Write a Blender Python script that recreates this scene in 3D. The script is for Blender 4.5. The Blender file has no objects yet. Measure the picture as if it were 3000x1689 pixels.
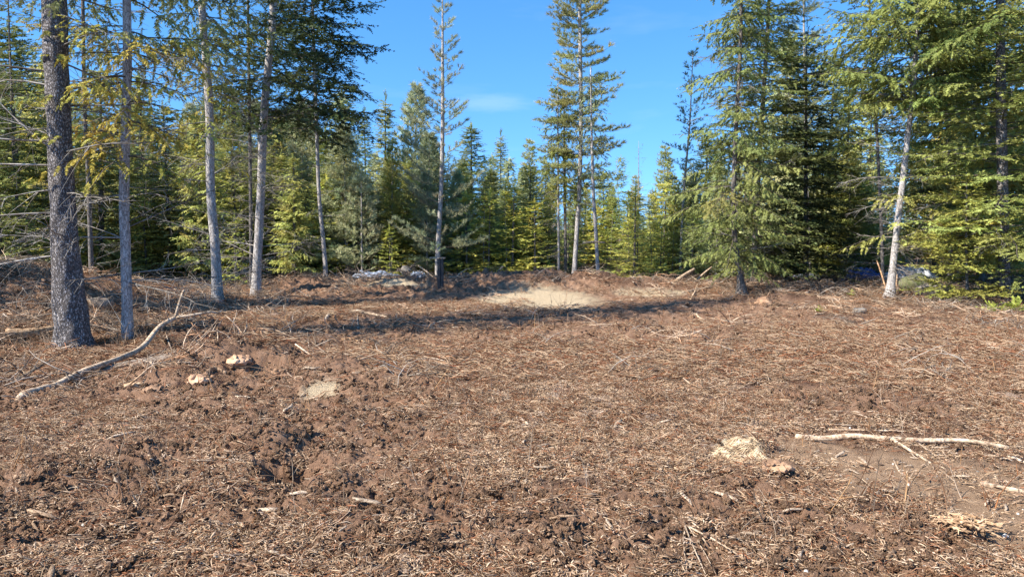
import bpy, math, random, time
import numpy as np
from mathutils import Vector

R = random.Random(7)
NR = np.random.default_rng(11)
PI = math.pi
scene = bpy.context.scene
COL = scene.collection

# ------------------------------------------------------------------ camera, sky, sun, exposure
CAM_Z = 1.65
PITCH = math.radians(4.5)
FP, CX, CY = 1873.0, 1287.5, 725.0            # focal length and centre in photo units (2575 x 1450)
cam = bpy.data.cameras.new('camera')
cam.sensor_width = 36.0
cam.lens = 36.0 * FP / 2575.0
cam.clip_start = 0.05
cam.clip_end = 2000
camo = bpy.data.objects.new('camera', cam)
COL.objects.link(camo)
camo.location = (0, 0, CAM_Z)
camo.rotation_euler = (PI / 2 - PITCH, 0, 0)
scene.camera = camo

SUN_EL = math.radians(43)
SHX, SHY = 0.87, 0.49                          # ground direction in which shadows fall
_n = math.hypot(SHX, SHY); SHX /= _n; SHY /= _n
world = bpy.data.worlds.new('World')
scene.world = world
world.use_nodes = True
wn, wl = world.node_tree.nodes, world.node_tree.links
wn.clear()
sky = wn.new('ShaderNodeTexSky')
sky.sky_type = 'NISHITA'
sky.sun_disc = False
sky.sun_elevation = SUN_EL
sky.sun_rotation = math.atan2(-SHX, -SHY)
sky.altitude = 700
sky.air_density = 1.0
sky.dust_density = 0.15
sky.ozone_density = 2.2
skc = wn.new('ShaderNodeTexCoord'); skm = wn.new('ShaderNodeVectorMath'); skm.operation = 'MULTIPLY_ADD'
skm.inputs[1].default_value = (1, 1, .95); skm.inputs[2].default_value = (0, 0, .17)
wl.new(skc.outputs['Generated'], skm.inputs[0])
skn = wn.new('ShaderNodeVectorMath'); skn.operation = 'NORMALIZE'; wl.new(skm.outputs[0], skn.inputs[0]); wl.new(skn.outputs[0], sky.inputs[0])
hs = wn.new('ShaderNodeHueSaturation')
hs.inputs['Saturation'].default_value = 1.30
hs.inputs['Value'].default_value = 1.15
wl.new(sky.outputs[0], hs.inputs['Color'])
# one faint wisp of high cloud (direction of view from the ground: elevation and bearing)
tc = wn.new('ShaderNodeTexCoord')
mp = wn.new('ShaderNodeMapping'); mp.inputs['Scale'].default_value = (5, 5, 26)
nz = wn.new('ShaderNodeTexNoise'); nz.inputs['Scale'].default_value = 1.6; nz.inputs['Detail'].default_value = 5
wl.new(tc.outputs['Generated'], mp.inputs[0]); wl.new(mp.outputs[0], nz.inputs[0])
wr = wn.new('ShaderNodeValToRGB'); wr.color_ramp.elements[0].position = 0.60; wr.color_ramp.elements[1].position = 0.85
wl.new(nz.outputs[0], wr.inputs[0])
sc1 = wn.new('ShaderNodeMath'); sc1.operation = 'MULTIPLY'; sc1.inputs[1].default_value = 0.05
wl.new(wr.outputs[0], sc1.inputs[0])
# a denser streak
sub = wn.new('ShaderNodeVectorMath'); sub.operation = 'SUBTRACT'; sub.inputs[1].default_value = (-0.012, 0.985, 0.168)
wl.new(tc.outputs['Generated'], sub.inputs[0])
mul = wn.new('ShaderNodeVectorMath'); mul.operation = 'MULTIPLY'; mul.inputs[1].default_value = (20, 1, 95)
wl.new(sub.outputs[0], mul.inputs[0])
nz2 = wn.new('ShaderNodeTexNoise'); nz2.inputs['Scale'].default_value = 9; nz2.inputs['Detail'].default_value = 4
wl.new(mp.outputs[0], nz2.inputs[0])
nadd = wn.new('ShaderNodeVectorMath'); nadd.operation = 'ADD'
wl.new(mul.outputs[0], nadd.inputs[0])
nsc = wn.new('ShaderNodeVectorMath'); nsc.operation = 'SCALE'; nsc.inputs['Scale'].default_value = 0.7
wl.new(nz2.outputs['Color'], nsc.inputs[0]); wl.new(nsc.outputs[0], nadd.inputs[1])
ln = wn.new('ShaderNodeVectorMath'); ln.operation = 'LENGTH'; wl.new(nadd.outputs[0], ln.inputs[0])
st = wn.new('ShaderNodeMapRange'); st.interpolation_type = 'SMOOTHSTEP'
st.inputs[1].default_value = 1.5; st.inputs[2].default_value = 0.3; st.inputs[3].default_value = 0; st.inputs[4].default_value = 0.11
wl.new(ln.outputs['Value'], st.inputs[0])
ad = wn.new('ShaderNodeMath'); ad.operation = 'ADD'; ad.use_clamp = True
wl.new(sc1.outputs[0], ad.inputs[0]); wl.new(st.outputs[0], ad.inputs[1])
mixc = wn.new('ShaderNodeMix'); mixc.data_type = 'RGBA'
wl.new(ad.outputs[0], mixc.inputs[0]); wl.new(hs.outputs[0], mixc.inputs[6]); mixc.inputs[7].default_value = (5.6, 5.8, 8.0, 1)
bg = wn.new('ShaderNodeBackground'); bg.inputs['Strength'].default_value = 0.13
wl.new(mixc.outputs[2], bg.inputs['Color'])
wo = wn.new('ShaderNodeOutputWorld'); wl.new(bg.outputs[0], wo.inputs[0])

sd = bpy.data.lights.new('sun', 'SUN')
sd.energy = 5.0; sd.angle = math.radians(0.53); sd.color = (1.0, 0.94, 0.83)
suno = bpy.data.objects.new('sun', sd); COL.objects.link(suno)
suno.location = (-30, -20, 40)
_d = Vector((SHX * math.cos(SUN_EL), SHY * math.cos(SUN_EL), -math.sin(SUN_EL)))
suno.rotation_euler = _d.to_track_quat('-Z', 'Y').to_euler()

scene.view_settings.view_transform = 'Standard'
scene.view_settings.look = 'None'
scene.view_settings.exposure = 1.08
scene.view_settings.gamma = 1.0
scene.view_settings.use_curve_mapping = False
try:
    scene.cycles.max_bounces = 5
    scene.cycles.diffuse_bounces = 2
    scene.cycles.transmission_bounces = 3
    scene.cycles.caustics_reflective = False
    scene.cycles.caustics_refractive = False
except Exception:
    pass

# ------------------------------------------------------------------ noise
def _hash(ix, iy, iz, seed):
    h = (ix.astype(np.int64) * 374761393 + iy.astype(np.int64) * 668265263 + iz.astype(np.int64) * 2147483647 + seed * 974634777) & 0xffffffff
    h = ((h ^ (h >> 13)) * 1274126177) & 0xffffffff
    h = (h ^ (h >> 16)) & 0xffffffff
    return h

def noise2(x, y, seed=0):
    """gradient noise, about -1..1"""
    x = np.asarray(x, float); y = np.asarray(y, float)
    x0 = np.floor(x); y0 = np.floor(y)
    fx = x - x0; fy = y - y0
    u = fx * fx * fx * (fx * (fx * 6 - 15) + 10); v = fy * fy * fy * (fy * (fy * 6 - 15) + 10)
    z = np.zeros_like(x0)
    def g(ix, iy, dx, dy):
        a = _hash(ix, iy, z, seed) * (2 * PI / 4294967296.0)
        return np.cos(a) * dx + np.sin(a) * dy
    a = g(x0, y0, fx, fy); b = g(x0 + 1, y0, fx - 1, fy); c = g(x0, y0 + 1, fx, fy - 1); d = g(x0 + 1, y0 + 1, fx - 1, fy - 1)
    return 1.5 * ((a + (b - a) * u) * (1 - v) + (c + (d - c) * u) * v)

def fbm(x, y, oct=4, seed=0, gain=0.5):
    s = 0; a = 1; t = 0
    for o in range(oct):
        s = s + a * noise2(x * 2 ** o, y * 2 ** o, seed + o * 17); t += a; a *= gain
    return s / t

def worley2(x, y, seed=0):
    """distance to the nearest feature point, about 0..1"""
    x0 = np.floor(x); y0 = np.floor(y)
    best = np.full(x.shape, 9.0)
    z = np.zeros_like(x0)
    for i in (-1, 0, 1):
        for j in (-1, 0, 1):
            cx = x0 + i; cy = y0 + j
            px = cx + _hash(cx, cy, z, seed) / 4294967296.0
            py = cy + _hash(cx, cy, z + 1, seed + 5) / 4294967296.0
            best = np.minimum(best, (px - x) ** 2 + (py - y) ** 2)
    return np.sqrt(best)

def sstep(a, b, x):
    t = np.clip((x - a) / (b - a), 0, 1)
    return t * t * (3 - 2 * t)

# ------------------------------------------------------------------ photo to place
cp, sp = math.cos(PITCH), math.sin(PITCH)
def ray(px, py):
    a = (px - CX) / FP; b = (CY - py) / FP
    return (a, cp + b * sp, -sp + b * cp)
def flat(px, py, z=0.0):
    """where the line of sight meets level ground"""
    r = ray(px, py)
    t = (z - CAM_Z) / r[2]
    return r[0] * t, r[1] * t
def at(px, py, Y):
    r = ray(px, py); t = Y / r[1]
    return Vector((r[0] * t, Y, CAM_Z + r[2] * t))

# (x, y, rx, ry, height)
def _bumps():
    L = [(-2.2, 20.4, 4.4, 1.3, 0.30), (1.8, 20.1, 2.8, 1.3, 0.28), (-5.5, 19.4, .8, 0.6, 0.30), (4.6, 19.0, 1.4, 1.0, 0.08), (-1.0, 18.2, 3.0, 0.7, 0.10),
         (0.9, 16.6, 1.2, 0.8, -0.12), (-4.4, 20.0, .5, .35, .12), (-3.2, 19.9, .4, .3, .08), (-.6, 20.0, .6, .35, .10), (.9, 20.2, .5, .3, .12), (2.4, 20.1, .6, .3, .10), (3.8, 19.6, .5, .4, .10), (-2.0, 19.3, .5, .25, -.10), (1.6, 18.6, .5, .25, -.08), (1.4, 18.8, 1.5, 0.6, 0.10), (-0.2, 19.0, 0.9, 0.5, 0.12), (-3.6, 18.9, 1.1, 0.4, 0.14), (3.6, 16.2, 2.0, 1.0, 0.10),
         (-9.0, 13.2, 1.7, 1.4, 0.80), (-10.8, 15.5, 2.4, 1.8, 0.9), (-8.2, 17.0, 1.6, 1.2, 0.30),
         (-7.6, 10.8, 0.9, 0.8, 0.22), (-4.9, 11.0, 0.9, 0.6, 0.18), (-3.6, 14.2, 1.6, 1.0, 0.10),
         (6.2, 16.6, 0.85, 0.30, 0.22), (7.6, 19.5, 2.5, 1.2, 0.16), (10.5, 17.6, 2.0, 0.9, 0.14)]
    def p(px, py, rx, ry, h):
        x, y = flat(px, py); L.append((x, y, rx, ry, h))
    p(540, 935, .42, .30, .32); p(690, 925, .50, .28, .28); p(840, 935, .45, .25, .19); p(620, 985, .3, .12, -.10); p(430, 960, .5, .35, .15); p(560, 870, .6, .3, -.10); p(640, 980, .4, .2, -.06); p(800, 985, .3, .2, -.08)
    p(1000, 960, .7, .35, .09); p(600, 1040, .5, .25, .12); p(900, 1060, .4, .22, .08); p(300, 1150, .4, .2, .09)
    p(655, 1125, .26, .18, .16); p(735, 1175, .17, .15, -.42); p(700, 1215, .16, .08, -.18); p(745, 1110, .2, .08, .10); p(380, 1010, .16, .12, -.10)
    p(560, 1240, .35, .2, .06); p(150, 1200, .45, .25, .09); p(120, 1330, .25, .12, -.05); p(480, 1290, .10, .07, -.08)
    p(1870, 1140, .24, .15, .10); p(1935, 1150, .07, .06, -.07); p(1960, 1185, .16, .09, .10); p(1900, 1200, .22, .1, .05)
    p(2420, 1340, .22, .1, .04); p(1150, 1010, .6, .3, .04); p(1450, 1330, .7, .25, .04); p(1010, 1330, .6, .2, .03)
    p(2250, 1000, 1.2, .5, .05); p(2100, 880, 1.5, .8, .06); p(1500, 980, .9, .4, .03)
    return L
BUMPS = _bumps()
def hbase(x, y):
    x = np.asarray(x, float); y = np.asarray(y, float)
    h = 0.05 * fbm(x * .35 + 3, y * .35, 3, 3)
    for bx, by, rx, ry, hh in BUMPS:
        h = h + hh * np.exp(-(((x - bx) / rx) ** 2 + ((y - by) / ry) ** 2) ** 1.3)
    h = h + 0.30 * sstep(24, 34, y) * fbm(x * .12, y * .12, 2, 9) + 0.030 * np.clip(y - 31, 0, 28) * sstep(31, 40, y)
    return h
def H(x, y): return float(hbase(np.array([x]), np.array([y]))[0])
def ground(px, py):
    x, y = flat(px, py)
    for _ in range(12):
        x2, y2 = flat(px, py, H(x, y))
        x, y = .5 * (x + x2), .5 * (y + y2)
    return Vector((x, y, H(x, y)))

# ------------------------------------------------------------------ zones of the ground (ellipses on the ground, given by where the photo shows them)
def E(px, py, rx, ry, soft=.35):
    g = ground(px, py); d = g.y
    return (g.x, d, rx * d / FP, ry * d * d / (FP * CAM_Z), soft)
SOIL = [E(150, 1290, 430, 150), E(560, 1190, 380, 140), E(700, 960, 240, 75), E(960, 1010, 200, 65), E(1180, 1300, 620, 125), E(1700, 1340, 450, 120),
        E(2150, 1395, 500, 95), E(1950, 1200, 150, 38), E(900, 1150, 200, 85), E(480, 930, 160, 45), E(760, 845, 230, 28), E(1250, 830, 560, 30), E(1700, 790, 340, 22),
        E(1100, 742, 380, 22), E(1560, 748, 60, 10), E(1920, 765, 90, 14), E(2080, 915, 190, 30), E(2120, 1000, 260, 35), E(60, 1000, 160, 60), E(70, 770, 130, 50), E(20, 840, 90, 30), E(700, 1400, 350, 60), E(1400, 745, 70, 10)]  # strip along the mound front: soil, also painting its shadow band darker
LIT = [E(1500, 1000, 420, 110), E(1150, 900, 420, 32), E(1350, 1130, 230, 60), E(200, 1060, 200, 40), E(950, 775, 420, 16), E(600, 1370, 170, 40), E(1020, 1430, 220, 25),
       E(1500, 905, 520, 32), E(2400, 960, 260, 70), E(620, 800, 200, 26), E(1750, 1130, 190, 60), E(100, 1420, 180, 25), E(2300, 860, 330, 40)]
DIRT = [E(2300, 1190, 300, 65), E(2560, 1260, 220, 85), E(2060, 1140, 110, 40), E(2600, 1380, 130, 90)]
SAND = [E(1360, 768, 150, 18), E(1250, 702, 300, 4), E(1640, 738, 90, 4), E(1480, 714, 80, 4), E(960, 716, 100, 4), E(1420, 1128, 60, 14), E(1625, 1088, 75, 11), E(1260, 1060, 40, 9), E(800, 1000, 50, 22)]
PALE = [E(1868, 1128, 68, 28, .3)]
def mask(L, x, y, wob):
    m = np.zeros_like(x)
    for ex, ey, rx, ry, s in L:
        d = np.sqrt(((x - ex) / rx) ** 2 + ((y - ey) / ry) ** 2) + wob
        m = np.maximum(m, 1 - sstep(1 - s, 1 + s, d))
    return m
def zones(x, y):
    wob = 0.30 * fbm(x * 1.3, y * 1.3, 3, 31) + 0.22 * fbm(x * 5, y * 5, 2, 41)
    soil = mask(SOIL, x, y, wob); lit = mask(LIT, x, y, -wob); dirt = mask(DIRT, x, y, wob * .7); sand = mask(SAND, x, y, wob * .8); pale = mask(PALE, x, y, wob * .4)
    soil = soil * (1 - dirt) * (1 - sand) * (1 - pale)
    # patches of litter lie over the soil and bare soil shows in the litter
    pt = sstep(-.15, .35, fbm(x * 2.2 + 9, y * 2.2, 4, 77))
    soil = np.clip(soil * (1 - .75 * lit) * (.45 + .8 * (1 - pt)) + .34 * (1 - pt) * (1 - sand) * (1 - dirt) * (1 - pale), 0, 1)
    return soil, lit, dirt, sand, pale
def hfine(x, y, Z=None):
    soil, lit, dirt, sand, pale = Z if Z is not None else zones(x, y)
    near = 1.0
    c1 = 1 - worley2(x * 7 + .6 * noise2(x * 9, y * 9, 4), y * 7, 51)
    c2 = 1 - worley2(x * 17 + .5 * noise2(x * 21, y * 21, 6), y * 17, 52)
    c3 = 1 - worley2(x * 38, y * 38, 53)
    f = fbm(x * 3, y * 3, 4, 61)
    rough = .35 + .65 * soil + 1.6 * np.exp(-(((x + .5) / 5.5) ** 4 + ((y - 19.4) / 1.3) ** 4))
    rough = rough * (1 - .88 * dirt) * (1 - .8 * sand)
    h = rough * (0.070 * (c1 - .5) + 0.046 * (c2 - .5) * (.4 + sstep(-.2, .4, fbm(x * 1.7, y * 1.7, 2, 5))) + 0.014 * (c3 - .5) + 0.06 * f)
    h = h + pale * .02 * noise2(x * 60, y * 14, 8) + (1 - dirt) * 0.012 * noise2(x * 26, y * 40, 13)
    return h

# ------------------------------------------------------------------ mesh helpers
class MB:
    def __init__(s): s.v = []; s.f = []; s.c = []; s.m = []; s.n = 0
    def add(s, v, f, col=(1, 1, 1), m=0):
        v = np.asarray(v, np.float32).reshape(-1, 3); f = np.asarray(f, np.int32).reshape(-1, 3)
        s.v.append(v); s.f.append(f + s.n); s.n += len(v)
        c = np.asarray(col, np.float32)
        if c.ndim == 1: c = np.tile(c[None], (len(v), 1))
        s.c.append(c); s.m.append(np.full(len(f), m, np.int32))
    def build(s, name, mats, parent=None, smooth=True, link=True):
        me = bpy.data.meshes.new(name)
        v = np.concatenate(s.v); f = np.concatenate(s.f); c = np.concatenate(s.c); m = np.concatenate(s.m)
        me.vertices.add(len(v)); me.vertices.foreach_set('co', v.ravel())
        me.loops.add(len(f) * 3); me.loops.foreach_set('vertex_index', f.ravel())
        me.polygons.add(len(f)); me.polygons.foreach_set('loop_start', np.arange(0, len(f) * 3, 3, dtype=np.int32))
        me.polygons.foreach_set('loop_total', np.full(len(f), 3, np.int32))
        me.polygons.foreach_set('material_index', m)
        me.polygons.foreach_set('use_smooth', np.full(len(f), smooth, bool))
        a = me.attributes.new('tint', 'FLOAT_COLOR', 'POINT')
        a.data.foreach_set('color', np.concatenate([c, np.ones((len(c), 1), np.float32)], 1).astype(np.float32).ravel())
        for x in (mats if isinstance(mats, (list, tuple)) else [mats]): me.materials.append(x)
        me.update(); me.validate(clean_customdata=False)
        o = bpy.data.objects.new(name, me)
        if link: COL.objects.link(o)
        if parent is not None: o.parent = parent
        return o

def tube_arrays(pts, rad, n=6, rough=0.0, seed=0, cap=True, oval=None):
    P = np.asarray([tuple(p) for p in pts], float); k = len(P)
    rad = np.asarray(rad, float) if np.ndim(rad) else np.full(k, rad)
    T = np.gradient(P, axis=0); T /= np.linalg.norm(T, axis=1)[:, None] + 1e-9
    ref = np.array([0.31, 0.17, 0.93]) if abs(T[:, 2].mean()) < .85 else np.array([1.0, 0.1, 0.0])
    A = np.cross(T, ref); A /= np.linalg.norm(A, axis=1)[:, None] + 1e-9
    B = np.cross(T, A)
    th = np.arange(n) * 2 * PI / n
    r = rad[:, None] * np.ones((1, n))
    if rough:
        jj, ii = np.meshgrid(th, np.arange(k))
        r = r * (1 + rough * noise2(np.cos(jj) * 1.3 + seed * 3.7 + ii * .13, np.sin(jj) * 1.3 + ii * .45, seed))
    by = B * (oval if oval else 1)
    V = P[:, None, :] + r[..., None] * (np.cos(th)[None, :, None] * A[:, None, :] + np.sin(th)[None, :, None] * by[:, None, :])
    V = V.reshape(-1, 3)
    i = np.arange(k - 1)[:, None] * n; j = np.arange(n)[None, :]; j2 = (j + 1) % n
    a = i + j; b = i + j2; c = i + n + j2; d = i + n + j
    F = np.concatenate([np.stack([a, b, c], -1).reshape(-1, 3), np.stack([a, c, d], -1).reshape(-1, 3)])
    if cap:
        V = np.concatenate([V, P[:1], P[-1:]]); c0, c1 = k * n, k * n + 1
        jj = np.arange(n); j2 = (jj + 1) % n
        F = np.concatenate([F, np.stack([np.full(n, c0), j2, jj], -1), np.stack([np.full(n, c1), (k - 1) * n + jj, (k - 1) * n + j2], -1)])
    return V, F

def add_tube(mb, pts, rad, n=5, col=(1, 1, 1), m=0, rough=0, seed=0, cap=True, oval=None):
    V, F = tube_arrays(pts, rad, n, rough, seed, cap, oval); mb.add(V, F, col, m)

def curve_pts(keys, k=12):
    """smooth curve through the key points"""
    keys = [Vector(p) for p in keys]
    if len(keys) == 2:
        return [keys[0].lerp(keys[1], i / (k - 1)) for i in range(k)]
    out = []
    n = len(keys) - 1
    for q in range(k):
        u = q / (k - 1) * n; i = min(int(u), n - 1); t = u - i
        p0 = keys[max(i - 1, 0)]; p1 = keys[i]; p2 = keys[i + 1]; p3 = keys[min(i + 2, n)]
        out.append(0.5 * ((2 * p1) + (p2 - p0) * t + (2 * p0 - 5 * p1 + 4 * p2 - p3) * t * t + (3 * p1 - p0 - 3 * p2 + p3) * t ** 3))
    return out

def tag(o, label=None, cat=None, group=None, kind=None):
    if label: o['label'] = label
    if cat: o['category'] = cat
    if group: o['group'] = group
    if kind: o['kind'] = kind
    return o
def empty(name, loc, label, cat, group=None):
    o = bpy.data.objects.new(name, None); COL.objects.link(o); o.location = loc
    o.empty_display_size = .2
    return tag(o, label, cat, group)

# ------------------------------------------------------------------ materials
def newmat(name):
    m = bpy.data.materials.new(name); m.use_nodes = True
    nt = m.node_tree; nt.nodes.clear()
    return m, nt.nodes, nt.links
def N(nodes, t, **kw):
    n = nodes.new(t)
    for k, v in kw.items():
        if k.startswith('i_'): n.inputs[k[2:]].default_value = v
        else: setattr(n, k, v)
    return n
def ramp(nodes, stops):
    r = nodes.new('ShaderNodeValToRGB'); e = r.color_ramp.elements
    while len(e) > 1: e.remove(e[-1])
    e[0].position = stops[0][0]; e[0].color = (*stops[0][1], 1)
    for p, c in stops[1:]:
        x = e.new(p); x.color = (*c, 1)
    return r

def foliage_mat(name, col, hue_var=.03, trans=.3):
    m, n, l = newmat(name)
    at_ = N(n, 'ShaderNodeAttribute', attribute_name='tint')
    mu = N(n, 'ShaderNodeMix', data_type='RGBA', blend_type='MULTIPLY'); mu.inputs[0].default_value = 1
    mu.inputs[6].default_value = (*col, 1); l.new(at_.outputs['Color'], mu.inputs[7])
    oi = N(n, 'ShaderNodeObjectInfo')
    h = N(n, 'ShaderNodeHueSaturation')
    mr = N(n, 'ShaderNodeMapRange'); mr.inputs[3].default_value = .5 - hue_var; mr.inputs[4].default_value = .5 + hue_var
    l.new(oi.outputs['Random'], mr.inputs[0]); l.new(mr.outputs[0], h.inputs['Hue'])
    mr2 = N(n, 'ShaderNodeMapRange'); mr2.inputs[3].default_value = 1.25; mr2.inputs[4].default_value = .8
    l.new(oi.outputs['Random'], mr2.inputs[0]); l.new(mr2.outputs[0], h.inputs['Value'])
    l.new(mu.outputs[2], h.inputs['Color'])
    d = N(n, 'ShaderNodeBsdfPrincipled'); d.inputs['Roughness'].default_value = .5; d.inputs['Specular IOR Level'].default_value = .15
    t = N(n, 'ShaderNodeBsdfTranslucent')
    hs2 = N(n, 'ShaderNodeHueSaturation'); hs2.inputs['Hue'].default_value = .485; hs2.inputs['Value'].default_value = 1.3
    l.new(h.outputs[0], hs2.inputs['Color'])
    l.new(h.outputs[0], d.inputs['Base Color']); l.new(hs2.outputs[0], t.inputs['Color'])
    mx = N(n, 'ShaderNodeMixShader'); mx.inputs[0].default_value = trans
    l.new(d.outputs[0], mx.inputs[1]); l.new(t.outputs[0], mx.inputs[2])
    o = N(n, 'ShaderNodeOutputMaterial'); l.new(mx.outputs[0], o.inputs[0])
    return m

def bark_mat(name, c1, c2, c3, scale=(14, 14, 4), bump=.6, plates=False):
    m, n, l = newmat(name)
    tcx = N(n, 'ShaderNodeTexCoord'); mpn = N(n, 'ShaderNodeMapping'); mpn.inputs['Scale'].default_value = scale
    l.new(tcx.outputs['Object'], mpn.inputs[0])
    a = N(n, 'ShaderNodeTexNoise'); a.inputs['Scale'].default_value = 1.6; a.inputs['Detail'].default_value = 7; a.inputs['Roughness'].default_value = .65
    l.new(mpn.outputs[0], a.inputs[0])
    v = N(n, 'ShaderNodeTexVoronoi', feature='DISTANCE_TO_EDGE'); v.inputs['Scale'].default_value = 2.2
    dist = N(n, 'ShaderNodeVectorMath', operation='ADD'); l.new(mpn.outputs[0], dist.inputs[0])
    sc = N(n, 'ShaderNodeVectorMath', operation='SCALE'); sc.inputs['Scale'].default_value = 1.1; l.new(a.outputs['Color'], sc.inputs[0]); l.new(sc.outputs[0], dist.inputs[1])
    l.new(dist.outputs[0], v.inputs[0])
    cr = N(n, 'ShaderNodeMapRange'); cr.inputs[1].default_value = 0; cr.inputs[2].default_value = .22 if plates else .1; l.new(v.outputs['Distance'], cr.inputs[0])
    rp = ramp(n, [(.3, c1), (.52, c2), (.72, c3)]); l.new(a.outputs[0], rp.inputs[0])
    dk = N(n, 'ShaderNodeMix', data_type='RGBA'); dk.inputs[6].default_value = (c1[0] * .45, c1[1] * .42, c1[2] * .42, 1)
    l.new(cr.outputs[0], dk.inputs[0]); l.new(rp.outputs[0], dk.inputs[7])
    f = N(n, 'ShaderNodeTexNoise'); f.inputs['Scale'].default_value = 9; f.inputs['Detail'].default_value = 4; l.new(mpn.outputs[0], f.inputs[0])
    m2 = N(n, 'ShaderNodeMix', data_type='RGBA', blend_type='OVERLAY'); m2.inputs[0].default_value = .7
    l.new(dk.outputs[2], m2.inputs[6]); l.new(f.outputs[0], m2.inputs[7])
    at_ = N(n, 'ShaderNodeAttribute', attribute_name='tint')
    m3 = N(n, 'ShaderNodeMix', data_type='RGBA', blend_type='MULTIPLY'); m3.inputs[0].default_value = 1
    l.new(m2.outputs[2], m3.inputs[6]); l.new(at_.outputs['Color'], m3.inputs[7])
    hh = N(n, 'ShaderNodeMath', operation='MULTIPLY_ADD'); l.new(cr.outputs[0], hh.inputs[0]); hh.inputs[1].default_value = 1.0; l.new(a.outputs[0], hh.inputs[2])
    b = N(n, 'ShaderNodeBump'); b.inputs['Strength'].default_value = bump; b.inputs['Distance'].default_value = .02 if plates else .008; l.new(hh.outputs[0], b.inputs['Height'])
    p = N(n, 'ShaderNodeBsdfPrincipled'); p.inputs['Roughness'].default_value = .85; p.inputs['Specular IOR Level'].default_value = .2
    l.new(m3.outputs[2], p.inputs['Base Color']); l.new(b.outputs[0], p.inputs['Normal'])
    o = N(n, 'ShaderNodeOutputMaterial'); l.new(p.outputs[0], o.inputs[0])
    return m

def wood_mat(name, c1, c2, scale=(3, 3, 3), bump=.4):
    """tinted weathered wood: tint attribute times streaky grain"""
    m, n, l = newmat(name)
    tcx = N(n, 'ShaderNodeTexCoord')
    mpn = N(n, 'ShaderNodeMapping'); mpn.inputs['Scale'].default_value = scale; l.new(tcx.outputs['Object'], mpn.inputs[0])
    a = N(n, 'ShaderNodeTexNoise'); a.inputs['Scale'].default_value = 5; a.inputs['Detail'].default_value = 8; a.inputs['Roughness'].default_value = .7; l.new(mpn.outputs[0], a.inputs[0])
    rp = ramp(n, [(.32, c1), (.66, c2)]); l.new(a.outputs[0], rp.inputs[0])
    at_ = N(n, 'ShaderNodeAttribute', attribute_name='tint')
    m3 = N(n, 'ShaderNodeMix', data_type='RGBA', blend_type='MULTIPLY'); m3.inputs[0].default_value = 1
    l.new(rp.outputs[0], m3.inputs[6]); l.new(at_.outputs['Color'], m3.inputs[7])
    st_ = N(n, 'ShaderNodeTexNoise'); st_.inputs['Scale'].default_value = 2.2; st_.inputs['Detail'].default_value = 5; st_.inputs['Roughness'].default_value = .7; l.new(mpn.outputs[0], st_.inputs[0])
    sr = ramp(n, [(.38, (.42, .36, .31)), (.50, (.85, .80, .74)), (.62, (1, 1, 1))]); l.new(st_.outputs[0], sr.inputs[0])
    m4 = N(n, 'ShaderNodeMix', data_type='RGBA', blend_type='MULTIPLY'); m4.inputs[0].default_value = 1
    l.new(m3.outputs[2], m4.inputs[6]); l.new(sr.outputs[0], m4.inputs[7]); m3 = m4
    oi = N(n, 'ShaderNodeObjectInfo'); hv = N(n, 'ShaderNodeHueSaturation')
    mr = N(n, 'ShaderNodeMapRange'); mr.inputs[3].default_value = .8; mr.inputs[4].default_value = 1.2; l.new(oi.outputs['Random'], mr.inputs[0]); l.new(mr.outputs[0], hv.inputs['Value'])
    l.new(m3.outputs[2], hv.inputs['Color'])
    b = N(n, 'ShaderNodeBump'); b.inputs['Strength'].default_value = bump; b.inputs['Distance'].default_value = .006; l.new(a.outputs[0], b.inputs['Height'])
    p = N(n, 'ShaderNodeBsdfPrincipled'); p.inputs['Roughness'].default_value = .8; p.inputs['Specular IOR Level'].default_value = .2
    l.new(hv.outputs[0], p.inputs['Base Color']); l.new(b.outputs[0], p.inputs['Normal'])
    o = N(n, 'ShaderNodeOutputMaterial'); l.new(p.outputs[0], o.inputs[0])
    return m

M_FIR = foliage_mat('fir_needles', (.165, .190, .075), .02, .2)
M_GOLD = foliage_mat('yellow_green_needles', (.285, .295, .090), .015, .22)
M_PINE = foliage_mat('pine_needles', (.27, .29, .165), .02, .18)
M_BARK_DARK = bark_mat('furrowed_bark', (.20, .178, .165), (.38, .34, .32), (.58, .53, .50), (20, 20, 9), 1.0, True)
M_BARK_PALE = bark_mat('pale_bark', (.25, .225, .205), (.46, .42, .39), (.64, .60, .565), (16, 16, 5), .5)
M_BARK_MID = bark_mat('grey_brown_bark', (.11, .095, .083), (.21, .185, .165), (.33, .30, .275), (16, 16, 5), .6)
M_DEAD = wood_mat('dead_twig_wood', (.20, .185, .17), (.42, .40, .375), (2, 2, 2), .1)
M_WOOD = wood_mat('weathered_wood', (.22, .165, .125), (.80, .69, .57), (7, 7, 7), .8)
M_STRAW = wood_mat('straw_and_twigs', (.45, .36, .28), (.85, .74, .62), (4, 4, 4), .1)

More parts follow.
